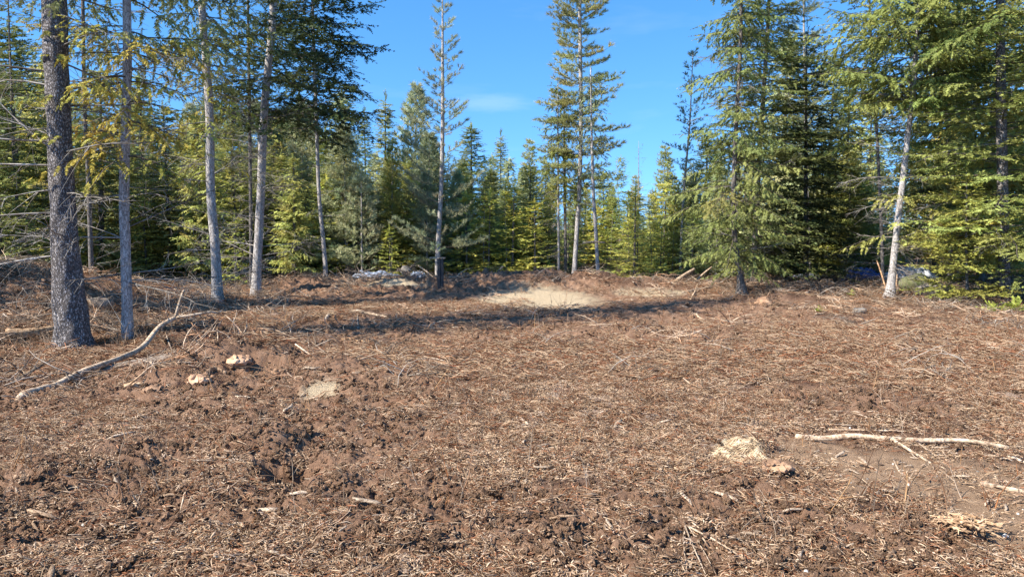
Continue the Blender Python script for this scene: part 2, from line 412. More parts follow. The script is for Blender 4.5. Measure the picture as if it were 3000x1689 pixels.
# ---- soil and ground
def ground_mat():
    m, n, l = newmat('ground_soil')
    tcx = N(n, 'ShaderNodeTexCoord')
    za = N(n, 'ShaderNodeAttribute', attribute_name='zone'); sp_ = N(n, 'ShaderNodeSeparateColor'); l.new(za.outputs['Color'], sp_.inputs[0])
    zb = N(n, 'ShaderNodeAttribute', attribute_name='zone_b'); sq = N(n, 'ShaderNodeSeparateColor'); l.new(zb.outputs['Color'], sq.inputs[0])
    def noise(s, det=6, rough=.6, sc=(1, 1, 1), rot=0):
        mp_ = N(n, 'ShaderNodeMapping'); mp_.inputs['Scale'].default_value = sc; mp_.inputs['Rotation'].default_value = (0, 0, rot); l.new(tcx.outputs['Object'], mp_.inputs[0])
        t = N(n, 'ShaderNodeTexNoise'); t.inputs['Scale'].default_value = s; t.inputs['Detail'].default_value = det; t.inputs['Roughness'].default_value = rough
        l.new(mp_.outputs[0], t.inputs[0]); return t
    big = noise(.9, 5); mid = noise(7, 6, .65); fine = noise(60, 5, .7)
    s1 = noise(16, 5, .75, (1, 5, 1), .25); s2 = noise(18, 5, .75, (6, 1, 1), .5)
    soil = ramp(n, [(.28, (.135, .078, .048)), (.5, (.33, .198, .125)), (.72, (.54, .35, .235))]); l.new(mid.outputs[0], soil.inputs[0])
    red = ramp(n, [(.3, (.12, .066, .042)), (.7, (.38, .215, .13))]); l.new(fine.outputs[0], red.inputs[0])
    sm = N(n, 'ShaderNodeMix', data_type='RGBA'); l.new(big.outputs[0], sm.inputs[0]); l.new(soil.outputs[0], sm.inputs[6]); l.new(red.outputs[0], sm.inputs[7])
    mxs = N(n, 'ShaderNodeMath', operation='MAXIMUM'); l.new(s1.outputs[0], mxs.inputs[0]); l.new(s2.outputs[0], mxs.inputs[1])
    lit = ramp(n, [(.50, (.10, .054, .034)), (.60, (.22, .13, .085)), (.70, (.42, .32, .24)), (.80, (.66, .55, .44))]); l.new(mxs.outputs[0], lit.inputs[0])
    dirt = ramp(n, [(.3, (.28, .175, .105)), (.6, (.42, .275, .17)), (.8, (.52, .37, .24))]); l.new(mid.outputs[0], dirt.inputs[0])
    sand = ramp(n, [(.3, (.40, .30, .19)), (.6, (.58, .455, .30)), (.8, (.68, .56, .40))]); l.new(fine.outputs[0], sand.inputs[0])
    pale = ramp(n, [(.40, (.40, .30, .19)), (.55, (.72, .62, .44)), (.7, (.82, .74, .56))]); l.new(s1.outputs[0], pale.inputs[0])
    def mix(a, b, fac):
        x = N(n, 'ShaderNodeMix', data_type='RGBA'); l.new(fac, x.inputs[0]); l.new(a, x.inputs[6]); l.new(b, x.inputs[7]); return x.outputs[2]
    # litter breaks up over the soil
    br = N(n, 'ShaderNodeMath', operation='ADD'); l.new(sp_.outputs[0], br.inputs[0])
    sc_ = N(n, 'ShaderNodeMath', operation='MULTIPLY_ADD'); l.new(fine.outputs[0], sc_.inputs[0]); sc_.inputs[1].default_value = .9; sc_.inputs[2].default_value = -.45
    l.new(sc_.outputs[0], br.inputs[1])
    mr = N(n, 'ShaderNodeMapRange'); mr.inputs[1].default_value = .15; mr.inputs[2].default_value = .6; l.new(br.outputs[0], mr.inputs[0])
    c = mix(lit.outputs[0], sm.outputs[2], mr.outputs[0])
    c = mix(c, dirt.outputs[0], sp_.outputs[1]); c = mix(c, sand.outputs[0], sp_.outputs[2]); c = mix(c, pale.outputs[0], sq.outputs[0])
    pl = ramp(n, [(.41, (.17, .105, .075)), (.50, (.42, .30, .225)), (.60, (.64, .50, .40)), (.72, (.82, .70, .58))]); l.new(mxs.outputs[0], pl.inputs[0])
    pf = N(n, 'ShaderNodeMath', operation='MULTIPLY'); pf.inputs[1].default_value = .95; l.new(sq.outputs[2], pf.inputs[0])
    c = mix(c, pl.outputs[0], pf.outputs[0])
    # forest floor
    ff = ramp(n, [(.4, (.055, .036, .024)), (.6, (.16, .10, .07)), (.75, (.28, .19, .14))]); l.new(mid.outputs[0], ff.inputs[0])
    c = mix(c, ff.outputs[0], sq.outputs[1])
    hsum = N(n, 'ShaderNodeMath', operation='ADD'); l.new(fine.outputs[0], hsum.inputs[0]); l.new(mxs.outputs[0], hsum.inputs[1])
    b = N(n, 'ShaderNodeBump'); b.inputs['Strength'].default_value = 1.0; b.inputs['Distance'].default_value = .03; l.new(hsum.outputs[0], b.inputs['Height'])
    p = N(n, 'ShaderNodeBsdfPrincipled'); p.inputs['Roughness'].default_value = .95; p.inputs['Specular IOR Level'].default_value = .1
    l.new(c, p.inputs['Base Color']); l.new(b.outputs[0], p.inputs['Normal'])
    o = N(n, 'ShaderNodeOutputMaterial'); l.new(p.outputs[0], o.inputs[0])
    return m
M_GROUND = ground_mat()
def clod_mat():
    m, n, l = newmat('soil_clods')
    tcx = N(n, 'ShaderNodeTexCoord'); oi = N(n, 'ShaderNodeObjectInfo')
    t = N(n, 'ShaderNodeTexNoise'); t.inputs['Scale'].default_value = 2.5; t.inputs['Detail'].default_value = 6; l.new(tcx.outputs['Object'], t.inputs[0])
    r = ramp(n, [(.3, (.15, .088, .054)), (.55, (.38, .228, .138)), (.75, (.60, .40, .26))]); l.new(t.outputs[0], r.inputs[0])
    h = N(n, 'ShaderNodeHueSaturation'); mr = N(n, 'ShaderNodeMapRange'); mr.inputs[3].default_value = .55; mr.inputs[4].default_value = 1.45
    l.new(oi.outputs['Random'], mr.inputs[0]); l.new(mr.outputs[0], h.inputs['Value']); l.new(r.outputs[0], h.inputs['Color'])
    b = N(n, 'ShaderNodeBump'); b.inputs['Strength'].default_value = .9; b.inputs['Distance'].default_value = .15; l.new(t.outputs[0], b.inputs['Height'])
    p = N(n, 'ShaderNodeBsdfPrincipled'); p.inputs['Roughness'].default_value = .95; p.inputs['Specular IOR Level'].default_value = .1
    l.new(h.outputs[0], p.inputs['Base Color']); l.new(b.outputs[0], p.inputs['Normal'])
    o = N(n, 'ShaderNodeOutputMaterial'); l.new(p.outputs[0], o.inputs[0]); return m
M_CLOD = clod_mat()
def simple_mat(name, c1, c2, rough=.8, scale=6, bump=.3, dist=.01):
    m, n, l = newmat(name)
    tcx = N(n, 'ShaderNodeTexCoord'); t = N(n, 'ShaderNodeTexNoise'); t.inputs['Scale'].default_value = scale; t.inputs['Detail'].default_value = 6
    l.new(tcx.outputs['Object'], t.inputs[0]); r = ramp(n, [(.35, c1), (.65, c2)]); l.new(t.outputs[0], r.inputs[0])
    b = N(n, 'ShaderNodeBump'); b.inputs['Strength'].default_value = bump; b.inputs['Distance'].default_value = dist; l.new(t.outputs[0], b.inputs['Height'])
    p = N(n, 'ShaderNodeBsdfPrincipled'); p.inputs['Roughness'].default_value = rough; l.new(r.outputs[0], p.inputs['Base Color']); l.new(b.outputs[0], p.inputs['Normal'])
    o = N(n, 'ShaderNodeOutputMaterial'); l.new(p.outputs[0], o.inputs[0]); return m
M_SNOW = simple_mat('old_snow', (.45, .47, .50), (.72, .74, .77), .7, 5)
M_DIRTY_SHADE = simple_mat('dirty_shaded_snow', (.09, .11, .15), (.27, .32, .42), .7, 7)  # bluish shade painted into the snow colour, along with its dirt
M_TARP = simple_mat('blue_tarp', (.02, .07, .28), (.04, .13, .42), .35, 5)
M_POST = simple_mat('charred_post', (.010, .010, .012), (.035, .034, .036), .6, 20, .8)
M_ROCK = simple_mat('rock', (.12, .10, .085), (.26, .235, .20), .85, 5, .6)
M_MOSS = simple_mat('mossy_rock', (.06, .075, .02), (.16, .16, .08), .9, 6, .6)
M_PALEROCK = simple_mat('pale_stone', (.5, .45, .38), (.8, .76, .68), .8, 8, .5)

# ------------------------------------------------------------------ the ground: one sheet, finer where one stands
def build_ground():
    t = np.concatenate([-np.geomspace(60, 1.0, 40)[:-1], np.linspace(-1.0, 1.0, 700), np.geomspace(1.0, 60, 40)[1:]])
    t = t * .92
    ys = [-60, -30, -15, -8, -4, -2, -1, 0, .6, 1.1, 1.6, 2.0, 2.3]
    y = 2.5
    while y < 34: ys.append(y); y += max(.0105, .0066 * y)
    while y < 900: ys.append(y); y *= 1.05
    ys = np.array(ys)
    X = t[None, :] * np.sqrt(ys[:, None] ** 2 + 4)
    Y = np.repeat(ys[:, None], len(t), 1)
    X = X + 0; 
    x = X.ravel(); y = Y.ravel()
    Z = zones(x, y)
    fade = (1 - sstep(30, 60, y)) * (1 - sstep(30, 60, np.abs(x)))
    h = hbase(x, y) + fade * hfine(x, y, Z)
    V = np.stack([x, y, h], -1)
    nr, nc = X.shape
    i = np.arange(nr - 1)[:, None] * nc; j = np.arange(nc - 1)[None, :]
    a = i + j; b = a + 1; c = a + nc + 1; d = a + nc
    F = np.concatenate([np.stack([a, b, c], -1).reshape(-1, 3), np.stack([a, c, d], -1).reshape(-1, 3)])
    mb = MB(); mb.add(V, F)
    o = mb.build('ground', M_GROUND)
    me = o.data
    soil, lit, dirt, sand, pale = Z
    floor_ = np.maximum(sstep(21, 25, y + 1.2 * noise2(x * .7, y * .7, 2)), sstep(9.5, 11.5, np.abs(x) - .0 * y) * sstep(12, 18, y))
    one = np.ones_like(soil)
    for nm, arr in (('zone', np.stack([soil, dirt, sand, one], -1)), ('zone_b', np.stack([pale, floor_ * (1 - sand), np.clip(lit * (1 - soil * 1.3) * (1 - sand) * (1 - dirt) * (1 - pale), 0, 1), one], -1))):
        at_ = me.attributes.new(nm, 'FLOAT_COLOR', 'POINT'); at_.data.foreach_set('color', arr.astype(np.float32).ravel())
    tag(o, kind='structure')
    print('ground tris', len(F))
    return o
T0 = time.time()
build_ground()
print('ground', time.time() - T0)

def surf(x, y):
    """height of the ground with its relief"""
    return hbase(x, y) + hfine(x, y)
def surf1(x, y): return float(surf(np.array([float(x)]), np.array([float(y)]))[0])

# ------------------------------------------------------------------ scattering
def scatter(name, pts, rot, scl, idx, sources, label, cat):
    coll = bpy.data.collections.new(name + '_pieces')
    for i, s in enumerate(sources): s.name = '%s_piece_%02d' % (name, i); coll.objects.link(s)
    me = bpy.data.meshes.new(name)
    n = len(pts); me.vertices.add(n); me.vertices.foreach_set('co', np.asarray(pts, np.float32).ravel())
    a = me.attributes.new('rot', 'FLOAT_VECTOR', 'POINT'); a.data.foreach_set('vector', np.asarray(rot, np.float32).ravel())
    a = me.attributes.new('scl', 'FLOAT', 'POINT'); a.data.foreach_set('value', np.asarray(scl, np.float32))
    a = me.attributes.new('pick', 'INT', 'POINT'); a.data.foreach_set('value', np.asarray(idx, np.int32))
    o = bpy.data.objects.new(name, me); COL.objects.link(o)
    ng = bpy.data.node_groups.new(name, 'GeometryNodeTree')
    ng.interface.new_socket('Geometry', in_out='INPUT', socket_type='NodeSocketGeometry')
    ng.interface.new_socket('Geometry', in_out='OUTPUT', socket_type='NodeSocketGeometry')
    nn, ll = ng.nodes, ng.links
    gi = nn.new('NodeGroupInput'); go = nn.new('NodeGroupOutput')
    ci = nn.new('GeometryNodeCollectionInfo'); ci.inputs['Collection'].default_value = coll
    ci.inputs['Separate Children'].default_value = True; ci.inputs['Reset Children'].default_value = True
    ip = nn.new('GeometryNodeInstanceOnPoints'); ip.inputs['Pick Instance'].default_value = True
    def na(nm, ty):
        q = nn.new('GeometryNodeInputNamedAttribute'); q.data_type = ty; q.inputs['Name'].default_value = nm
        return [s for s in q.outputs if s.enabled and s.name == 'Attribute'][0]
    er = nn.new('FunctionNodeEulerToRotation')
    ll.new(na('rot', 'FLOAT_VECTOR'), er.inputs[0]); ll.new(er.outputs[0], ip.inputs['Rotation'])
    ll.new(na('scl', 'FLOAT'), ip.inputs['Scale']); ll.new(na('pick', 'INT'), ip.inputs['Instance Index'])
    ll.new(gi.outputs[0], ip.inputs['Points']); ll.new(ci.outputs[0], ip.inputs['Instance']); ll.new(ip.outputs[0], go.inputs[0])
    md = o.modifiers.new('scatter', 'NODES'); md.node_group = ng
    tag(o, label, cat, kind='stuff')
    return o

def tilt(x, y, yaw, jitter=.2):
    """euler angles that lay a piece on the slope with a given heading"""
    e = .04
    gx = (hbase(x + e, y) - hbase(x - e, y)) / (2 * e) + (noise2(x * 3, y * 3, 71)) * .12
    gy = (hbase(x, y + e) - hbase(x, y - e)) / (2 * e) + (noise2(x * 3, y * 3, 72)) * .12
    c, s = np.cos(yaw), np.sin(yaw)
    # rotation Rz(yaw) first applied last: local slopes
    lx = gx * c + gy * s; ly = -gx * s + gy * c
    rx = np.arctan(ly) + NR.normal(0, jitter, len(x)); ry = -np.arctan(lx) + NR.normal(0, jitter, len(x))
    return np.stack([rx, ry, yaw], -1)

def sample_ground(n, dmin, dmax, power, tmax=.80):
    """points in front of the camera, thinning out with distance"""
    u = NR.random(n)
    if power == 1: d = dmin * (dmax / dmin) ** u
    else:
        q = 1 - power; d = (dmin ** q + u * (dmax ** q - dmin ** q)) ** (1 / q)
    t = NR.uniform(-tmax, tmax, n)
    return t * (d + .6), d

# ---- straw, twigs and fibres
STRAW_COLS = np.array([(.74, .60, .47), (.92, .79, .63), (.55, .41, .31), (.42, .26, .18), (.66, .56, .48), (.30, .19, .13), (.86, .75, .62), (.55, .30, .19), (.68, .60, .53), (.46, .22, .13), (.24, .14, .09)], np.float32)
def straw_clump(seed, n, R0, lmin, lmax, wmin, wmax, up=.12, cols=STRAW_COLS, align=None, z=.006):
    r = np.random.default_rng(seed); mb = MB()
    for k in range(n):
        a = r.uniform(0, 2 * PI); q = R0 * math.sqrt(r.random())
        p = np.array([math.cos(a) * q, math.sin(a) * q, abs(r.normal(0, z))])
        h = r.uniform(0, 2 * PI) if align is None else r.normal(0, align) + (PI if r.random() < .5 else 0)
        L = r.uniform(lmin, lmax) * (.6 + .8 * r.random() ** 2); el = r.normal(0, up)
        d = np.array([math.cos(h) * math.cos(el), math.sin(h) * math.cos(el), math.sin(el)])
        sd_ = np.array([-d[1], d[0], 0]) * r.normal(0, .14); dn = np.array([0, 0, 1]) * r.normal(.03, .08)
        pts = [p - d * L / 2, p - d * L * .12 + sd_ * L + dn * L, p + d * L * .22 + sd_ * L * .9 + dn * L, p + d * L / 2]
        w = r.uniform(wmin, wmax)
        col = cols[r.integers(len(cols))] * r.uniform(.75, 1.15)
        add_tube(mb, pts, [w * .7, w, w * .9, w * .4], 3, col, cap=False)
    return mb.build('straw', M_STRAW, link=False, smooth=True)

def scatter_straw():
    small = [straw_clump(100 + i, 34, .10, .02, .075, .0010, .0024) for i in range(6)]
    small += [straw_clump(120 + i, 26, .12, .05, .15, .0012, .0028, align=.5) for i in range(4)]
    small += [straw_clump(160 + i, 46, .09, .008, .030, .0012, .0035, z=.008, cols=STRAW_COLS[[0, 1, 6, 8, 4, 2]]) for i in range(4)]
    n = 95000
    x, y = sample_ground(n, 2.6, 13, 1.25)
    soil, lit, dirt, sand, pale = zones(x, y)
    p = (.24 + 1.1 * lit) * (1 - .72 * soil) * (1 - .82 * dirt) * (1 - .85 * sand) * (1 - .9 * pale) * (.08 + 1.15 * sstep(-.2, .3, fbm(x * 3, y * 3, 3, 15)))
    k = NR.random(n) < p; x, y = x[k], y[k]
    yaw = NR.uniform(0, 2 * PI, len(x)); idx = NR.integers(0, 6, len(x))
    al = (y > 6) & (NR.random(len(x)) < .5) | (NR.random(len(x)) < .15)
    idx[al] = NR.integers(6, 10, al.sum()); yaw[al] = NR.normal(0, .6, al.sum())
    fr = NR.random(len(x)) < .42; idx[fr] = NR.integers(10, 14, fr.sum())
    z = surf(x, y) + .004
    print('straw', len(x))
    scatter('straw_litter', np.stack([x, y, z], -1), tilt(x, y, yaw), NR.uniform(.7, 1.5, len(x)), idx, small, 'pale straw, needles and shredded bark strewn over the near clearing', 'litter')
    far = [straw_clump(140 + i, 90, .28, .03, .14, .0018, .0042, up=.2, z=.014) for i in range(5)] + [straw_clump(150 + i, 44, .32, .06, .34, .0020, .0048, up=.12, align=.9, z=.015) for i in range(4)]
    n = 38000
    x, y = sample_ground(n, 8, 27, 1.15)
    soil, lit, dirt, sand, pale = zones(x, y)
    p = (.18 + .95 * lit) * (1 - .74 * soil) * (1 - .8 * sand) * (.06 + 1.1 * sstep(-.2, .3, fbm(x * 1.4, y * 1.4, 4, 16)))
    k = NR.random(n) < p; x, y = x[k], y[k]
    yaw = NR.uniform(0, 2 * PI, len(x)); idx = NR.integers(0, 5, len(x))
    al = NR.random(len(x)) < .35; idx[al] = NR.integers(5, 9, al.sum()); yaw[al] = NR.normal(0, .5, al.sum())
    print('far straw', len(x))
    scatter('twig_litter', np.stack([x, y, surf(x, y) + .008], -1), tilt(x, y, yaw, .1), NR.uniform(.6, 1.3, len(x)), idx, far, 'dry twigs and stalks lying thick across the middle of the clearing', 'litter')
T0 = time.time(); scatter_straw(); print('straw', time.time() - T0)

# ---- clods
def ico(sub=2):
    import bmesh
    bm = bmesh.new(); bmesh.ops.create_icosphere(bm, subdivisions=sub, radius=1)
    v = np.array([q.co[:] for q in bm.verts]); f = np.array([[q.index for q in g.verts] for g in bm.faces]); bm.free(); return v, f
ICO1 = ico(1); ICO2 = ico(2); ICO3 = ico(3)
def lump(seed, squash=.7, amp=.35, base=ICO2):
    v, f = base; v = v.copy(); r = np.random.default_rng(seed); o = r.uniform(0, 50, 3)
    nse = noise2(v[:, 0] * 1.1 + o[0] + v[:, 2] * .7, v[:, 1] * 1.1 + o[1] - v[:, 2] * .6, seed) + .55 * noise2(v[:, 0] * 2.7 + o[1] + v[:, 2] * 1.7, v[:, 1] * 2.7 + o[2] - v[:, 2] * 1.6, seed + 3)
    v = v * (1 + amp * nse[:, None]); v[:, 2] *= squash; v[:, 0] *= r.uniform(.8, 1.4)
    return v, f
def scatter_clods():
    src = []
    for i in range(8):
        mb = MB()
        if i < 4: v, f = lump(200 + i, r_ := .75, .45); mb.add(v, f)
        else:
            r = np.random.default_rng(300 + i)
            for q in range(7):
                v, f = lump(310 + i * 9 + q, .8, .45, base=ICO1); s = r.uniform(.25, .7)
                mb.add(v * s + np.array([r.normal(0, .8), r.normal(0, .8), s * .1]), f)
        src.append(mb.build('clod', M_CLOD, link=False, smooth=(i % 2 == 0)))
    n = 90000
    x, y = sample_ground(n, 2.6, 11, 1.3)
    soil = zones(x, y)[0]
    k = NR.random(n) < np.clip(soil * 1.1 + .10, 0, 1) * (1 - .85 * zones(x, y)[2]) * (.25 + .9 * sstep(-.2, .35, fbm(x * 2.3, y * 2.3, 3, 19))); x, y = x[k], y[k]
    n = len(x); s = .0040 + .026 * NR.random(n) ** 5 + .0010 * y * NR.random(n)
    print('clods', n)
    scatter('soil_clods', np.stack([x, y, surf(x, y) + s * .25], -1), NR.uniform(-PI, PI, (n, 3)) * np.array([.25, .25, 1]), s, NR.integers(0, 8, n), src, 'crumbled brown soil clods over the churned ground', 'soil')
    n = 9000
    x, y = sample_ground(n, 9, 22, 1.1); soil = zones(x, y)[0]
    k = NR.random(n) < soil; x, y = x[k], y[k]; n = len(x); s = .012 + .045 * NR.random(n) ** 3
    scatter('far_soil_clods', np.stack([x, y, surf(x, y) + s * .2], -1), NR.uniform(-PI, PI, (n, 3)) * np.array([.25, .25, 1]), s, NR.integers(0, 8, n), [q.copy() for q in src], 'dark soil lumps on the farther churned strips', 'soil')

T0 = time.time(); scatter_clods(); print('clods', time.time() - T0)

# ------------------------------------------------------------------ needles
def fir_frond(n=14, seed=0, w=.13, ln=.32, droop=.0):
    """a flat spray one unit long, along +x"""
    r = np.random.default_rng(seed); V = []; F = []
    for i in range(n):
        t = .04 + .94 * (i / (n - 1)); sd_ = 1 if i % 2 else -1
        a = math.radians(r.uniform(36, 66)) * (1 - .75 * max(0, t - .8) / .2)
        L = ln * (1.15 - .7 * t) * r.uniform(.75, 1.25); el = r.normal(.05, .25) - droop
        d = np.array([math.cos(a), sd_ * math.sin(a), math.sin(el)]); ww = w * r.uniform(.7, 1.2)
        b = np.array([t * .92, 0, -droop * .3 * t * t])
        q = np.array([-d[1], d[0], r.normal(0, .6)]); q /= np.linalg.norm(q)
        k = len(V); V += [b - q * ww * .5, b + q * ww * .5, b + d * L]
        F += [[k, k + 1, k + 2]]
    return np.array(V), np.array(F)
def pine_tuft(n=16, seed=0, w=.07):
    r = np.random.default_rng(seed); V = []; F = []
    for i in range(n):
        a = r.uniform(0, 2 * PI); c = math.radians(r.uniform(12, 62)); b = np.array([r.uniform(-.1, .45), 0, 0])
        d = np.array([math.cos(c), math.sin(c) * math.cos(a), math.sin(c) * math.sin(a)])
        L = r.uniform(.5, .8); q = np.cross(d, r.normal(0, 1, 3)); q /= np.linalg.norm(q); q *= w * r.uniform(.6, 1.1)
        k = len(V); V += [b - q * .5, b + q * .5, b + d * L]; F += [[k, k + 1, k + 2]]
    return np.array(V), np.array(F)
FIRS = [fir_frond(14, s) for s in range(4)]
FIRS_FINE = [fir_frond(20, 10 + s, .10, .28) for s in range(4)]
HANGS = [fir_frond(14, 20 + s, .14, .32, .30) for s in range(4)]
PINES = [pine_tuft(15, s, .10) for s in range(4)]
PINES_FINE = [pine_tuft(22, 30 + s, .075) for s in range(4)]

def place(mb, templ, pos, xdir, up, scale, tint, m=0):
    """many copies of the spray templates as one mesh"""
    pos = np.asarray(pos, float); n = len(pos)
    if n == 0: return
    X = np.asarray(xdir, float); X = X / (np.linalg.norm(X, axis=1)[:, None] + 1e-9)
    Z = np.asarray(up, float); Y = np.cross(Z, X); Y /= np.linalg.norm(Y, axis=1)[:, None] + 1e-9; Z = np.cross(X, Y)
    scale = np.asarray(scale, float); pick = NR.integers(0, len(templ), n)
    for q, (TV, TF) in enumerate(templ):
        k = np.nonzero(pick == q)[0]
        if len(k) == 0: continue
        V = pos[k, None, :] + scale[k, None, None] * (TV[None, :, 0:1] * X[k, None, :] + TV[None, :, 1:2] * Y[k, None, :] + TV[None, :, 2:3] * Z[k, None, :])
        F = TF[None] + (np.arange(len(k)) * len(TV))[:, None, None]
        mb.add(V.reshape(-1, 3), F.reshape(-1, 3), np.repeat(np.asarray(tint)[k], len(TV), 0), m)

BR_COL = (.62, .56, .50)
def branch_curve(az, el, L, droop, tip, k=6, wob=.06, r=NR):
    s = np.linspace(0, 1, k)
    rad = s * L * math.cos(el) * (1 - .12 * abs(droop) * s); z = L * (math.sin(el) * s - droop * s ** 2 + tip * s ** 3)
    side = np.cumsum(r.normal(0, wob, k)) * L * .3 * s
    c, sn = math.cos(az), math.sin(az)
    return np.stack([rad * c - side * sn, rad * sn + side * c, z], -1)

def interp(C, s):
    """points and tangents of polyline C at parameters s"""
    k = len(C) - 1; u = np.clip(s, 0, .9999) * k; i = u.astype(int); f = (u - i)[:, None]
    return C[i] * (1 - f) + C[i + 1] * f, C[i + 1] - C[i]

LIFT = 1.0
def crown(seed, Ht, z0, radf, style='fir', dz=.42, per=5, el=.25, droop=.35, tip=.15, frond=.26, step=.17, dens=1.0, inner=.12, tint=(1, 1, 1), tvar=.25,
          axis=None, templ=None, branch_r=.012, gap=0.0, gold=0.0, updown=0, lop=None):
    """needles (material 0) and the live branches (material 1) of one conifer, in metres; the trunk stands on the origin"""
    r = np.random.default_rng(seed); mb = MB()
    pos = []; xd = []; up = []; sc = []; tn = []
    z = z0
    base_t = np.asarray(tint, float) * LIFT
    while z < Ht - .10:
        u = (z - z0) / max(Ht - z0, .01)
        nb = max(3, int(round(per * r.uniform(.7, 1.3))))
        a0 = r.uniform(0, 2 * PI)
        for b in range(nb):
            if r.random() < gap: continue
            az = a0 + 2 * PI * b / nb + r.normal(0, .25)
            zb = z + r.uniform(-.35, .35) * dz
            L = radf(u) * r.choice([r.uniform(.85, 1.12), r.uniform(.55, .9)], p=[.65, .35])
            if lop is not None: L *= lop(az)
            if L < .08 or zb < .1: continue
            e = el + updown * (u - .4) + r.normal(0, .10); dr = droop * (1 - .7 * u) * r.uniform(.6, 1.3)
            C = branch_curve(az, e, L, dr, tip, 6, .10, r) + np.array([0, 0, zb])
            if axis is not None: C = C + axis(zb)
            rb = branch_r * (.35 + L * .5)
            Vt, Ft = tube_arrays(C, np.linspace(rb, rb * .25, 6), 3, cap=False); mb.add(Vt, Ft, BR_COL, 1)
            bt = base_t * (1 + r.normal(0, tvar * .5)) * np.array([1 + r.normal(0, .06) + gold * r.random(), 1 + gold * .4 * r.random(), 1 - gold * .3])
            ns = max(2, int(L * (1 - inner) / step * dens))
            ss = inner + (1 - inner) * (np.arange(ns) + r.random(ns) * .7) / ns
            Pn, Tn = interp(C, ss)
            Tn = Tn / (np.linalg.norm(Tn, axis=1)[:, None] + 1e-9)
            for q in range(ns):
                s = ss[q]
                for side in (-1, 1):
                    l2 = (.42 * L * (1 - s) + .10) * r.uniform(.6, 1.15)
                    ang = side * math.radians(r.uniform(42, 68)); c, sn = math.cos(ang), math.sin(ang)
                    d = np.array([Tn[q, 0] * c - Tn[q, 1] * sn, Tn[q, 0] * sn + Tn[q, 1] * c, Tn[q, 2] * .6])
                    if style == 'pine': d[2] += r.uniform(.15, .6)
                    elif style == 'hang': d[2] -= r.uniform(.05, .85)
                    else: d[2] -= r.uniform(-.05, .30)
                    d /= np.linalg.norm(d)
                    m_ = max(1, int(round(l2 / (frond * .62))))
                    if style == 'pine': m_ = max(1, int(round(l2 / (frond * .55))))
                    for w in range(m_):
                        if r.random() < .12: continue
                        t_ = (w + .25 * r.random()) / m_ if style != 'pine' else (w + .7) / m_
                        p = Pn[q] + d * l2 * t_ * .95
                        dd = d + r.normal(0, .22, 3)
                        if style == 'hang': dd[2] -= .5 * t_
                        pos.append(p); xd.append(dd)
                        upv = np.array([0, 0, 1.]) + r.normal(0, .30, 3); up.append(upv)
                        sc.append(frond * r.uniform(.75, 1.25)); tn.append(bt * (1 + r.normal(0, tvar * .45)))
            pos.append(C[-1]); xd.append(C[-1] - C[-2]); up.append(np.array([0, 0, 1.])); sc.append(frond * 1.1); tn.append(bt)
        z += dz * r.uniform(.75, 1.25) * (1.15 - .35 * u)
    top = np.array([0, 0, Ht]) + (axis(Ht) if axis is not None else 0)
    for q in range(5):
        pos.append(top - np.array([0, 0, .09 * q])); xd.append(np.array([r.normal(0, .35 if q else .05), r.normal(0, .35 if q else .05), 1.])); up.append(np.array([1., 0, .1])); sc.append(frond * .9); tn.append(base_t)
    T = templ or {'fir': FIRS, 'pine': PINES, 'hang': HANGS}[style]
    place(mb, T, pos, xd, up, sc, np.clip(np.array(tn), .15, 3))
    return mb

def trunk_mesh(keys, rad, n=10, k=24, rough=.06, seed=0, flare=0.0, m=0):
    mb = MB(); pts = curve_pts(keys, k); rr = np.interp(np.linspace(0, 1, k), np.linspace(0, 1, len(rad)), rad)
    if flare: rr = rr * (1 + flare * np.exp(-np.arange(k) * 1.0 / (k / 14)))
    add_tube(mb, pts, rr, n, (1, 1, 1), m, rough, seed, cap=True); return mb

def dead_branches(seed, zs, Ls, azs, axis, r0=.012, subs=8, down=.15, bushy=1.0):
    """one bare branch with its twigs per mesh; returns a list of meshes-in-waiting"""
    out = []
    r = np.random.default_rng(seed)
    for z, L, az in zip(zs, Ls, azs):
        mb = MB()
        C = branch_curve(az, r.normal(.10, .22), L, r.uniform(-.1, .5) * down * 3, r.uniform(-.15, .2), 8, .22, r)
        C = C + np.array([0, 0, z]) + axis(z)
        g = r.uniform(.7, 1.25); col = np.array([g, g * .985, g * .96])
        add_tube(mb, C, np.linspace(r0 * (.5 + .5 * L), .0022, 8), 4, col, cap=False)
        n = int(subs * L * bushy)
        ss = r.uniform(.12, 1, n); P_, T_ = interp(C, ss)
        for q in range(n):
            t = T_[q] / np.linalg.norm(T_[q]); a = r.choice([-1, 1]) * r.uniform(.5, 1.2)
            d = np.array([t[0] * math.cos(a) - t[1] * math.sin(a), t[0] * math.sin(a) + t[1] * math.cos(a), t[2] + r.normal(-.15, .45)]); d /= np.linalg.norm(d)
            l = L * (1.05 - ss[q]) * r.uniform(.25, .6) + .08
            s = np.linspace(0, 1, 5)[:, None]
            c2 = P_[q] + d * l * s + np.array([r.normal(0, .12), r.normal(0, .12), r.normal(-.12, .14)]) * l * s ** 2
            add_tube(mb, c2, np.linspace(r0 * .42, .0016, 5), 3, col, cap=False)
            for w in range(r.integers(0, 4)):
                u = r.uniform(.3, .9); p, tt = interp(c2, np.array([u])); d3 = tt[0] / np.linalg.norm(tt[0]) + r.normal(0, .7, 3); d3 /= np.linalg.norm(d3)
                l3 = l * r.uniform(.2, .45)
                add_tube(mb, [p[0], p[0] + d3 * l3 * .5, p[0] + d3 * l3 + np.array([0, 0, -.1 * l3])], [r0 * .26, r0 * .2, .0013], 3, col, cap=False)
        out.append(mb)
    return out

# ------------------------------------------------------------------ trees of their own, as the photo shows them
def line_axis(keys, base):
    K = np.array([tuple(Vector(p) - base) for p in keys]); 
    def ax(z):
        return np.array([np.interp(z, K[:, 2], K[:, 0]), np.interp(z, K[:, 2], K[:, 1]), 0.0])
    return ax

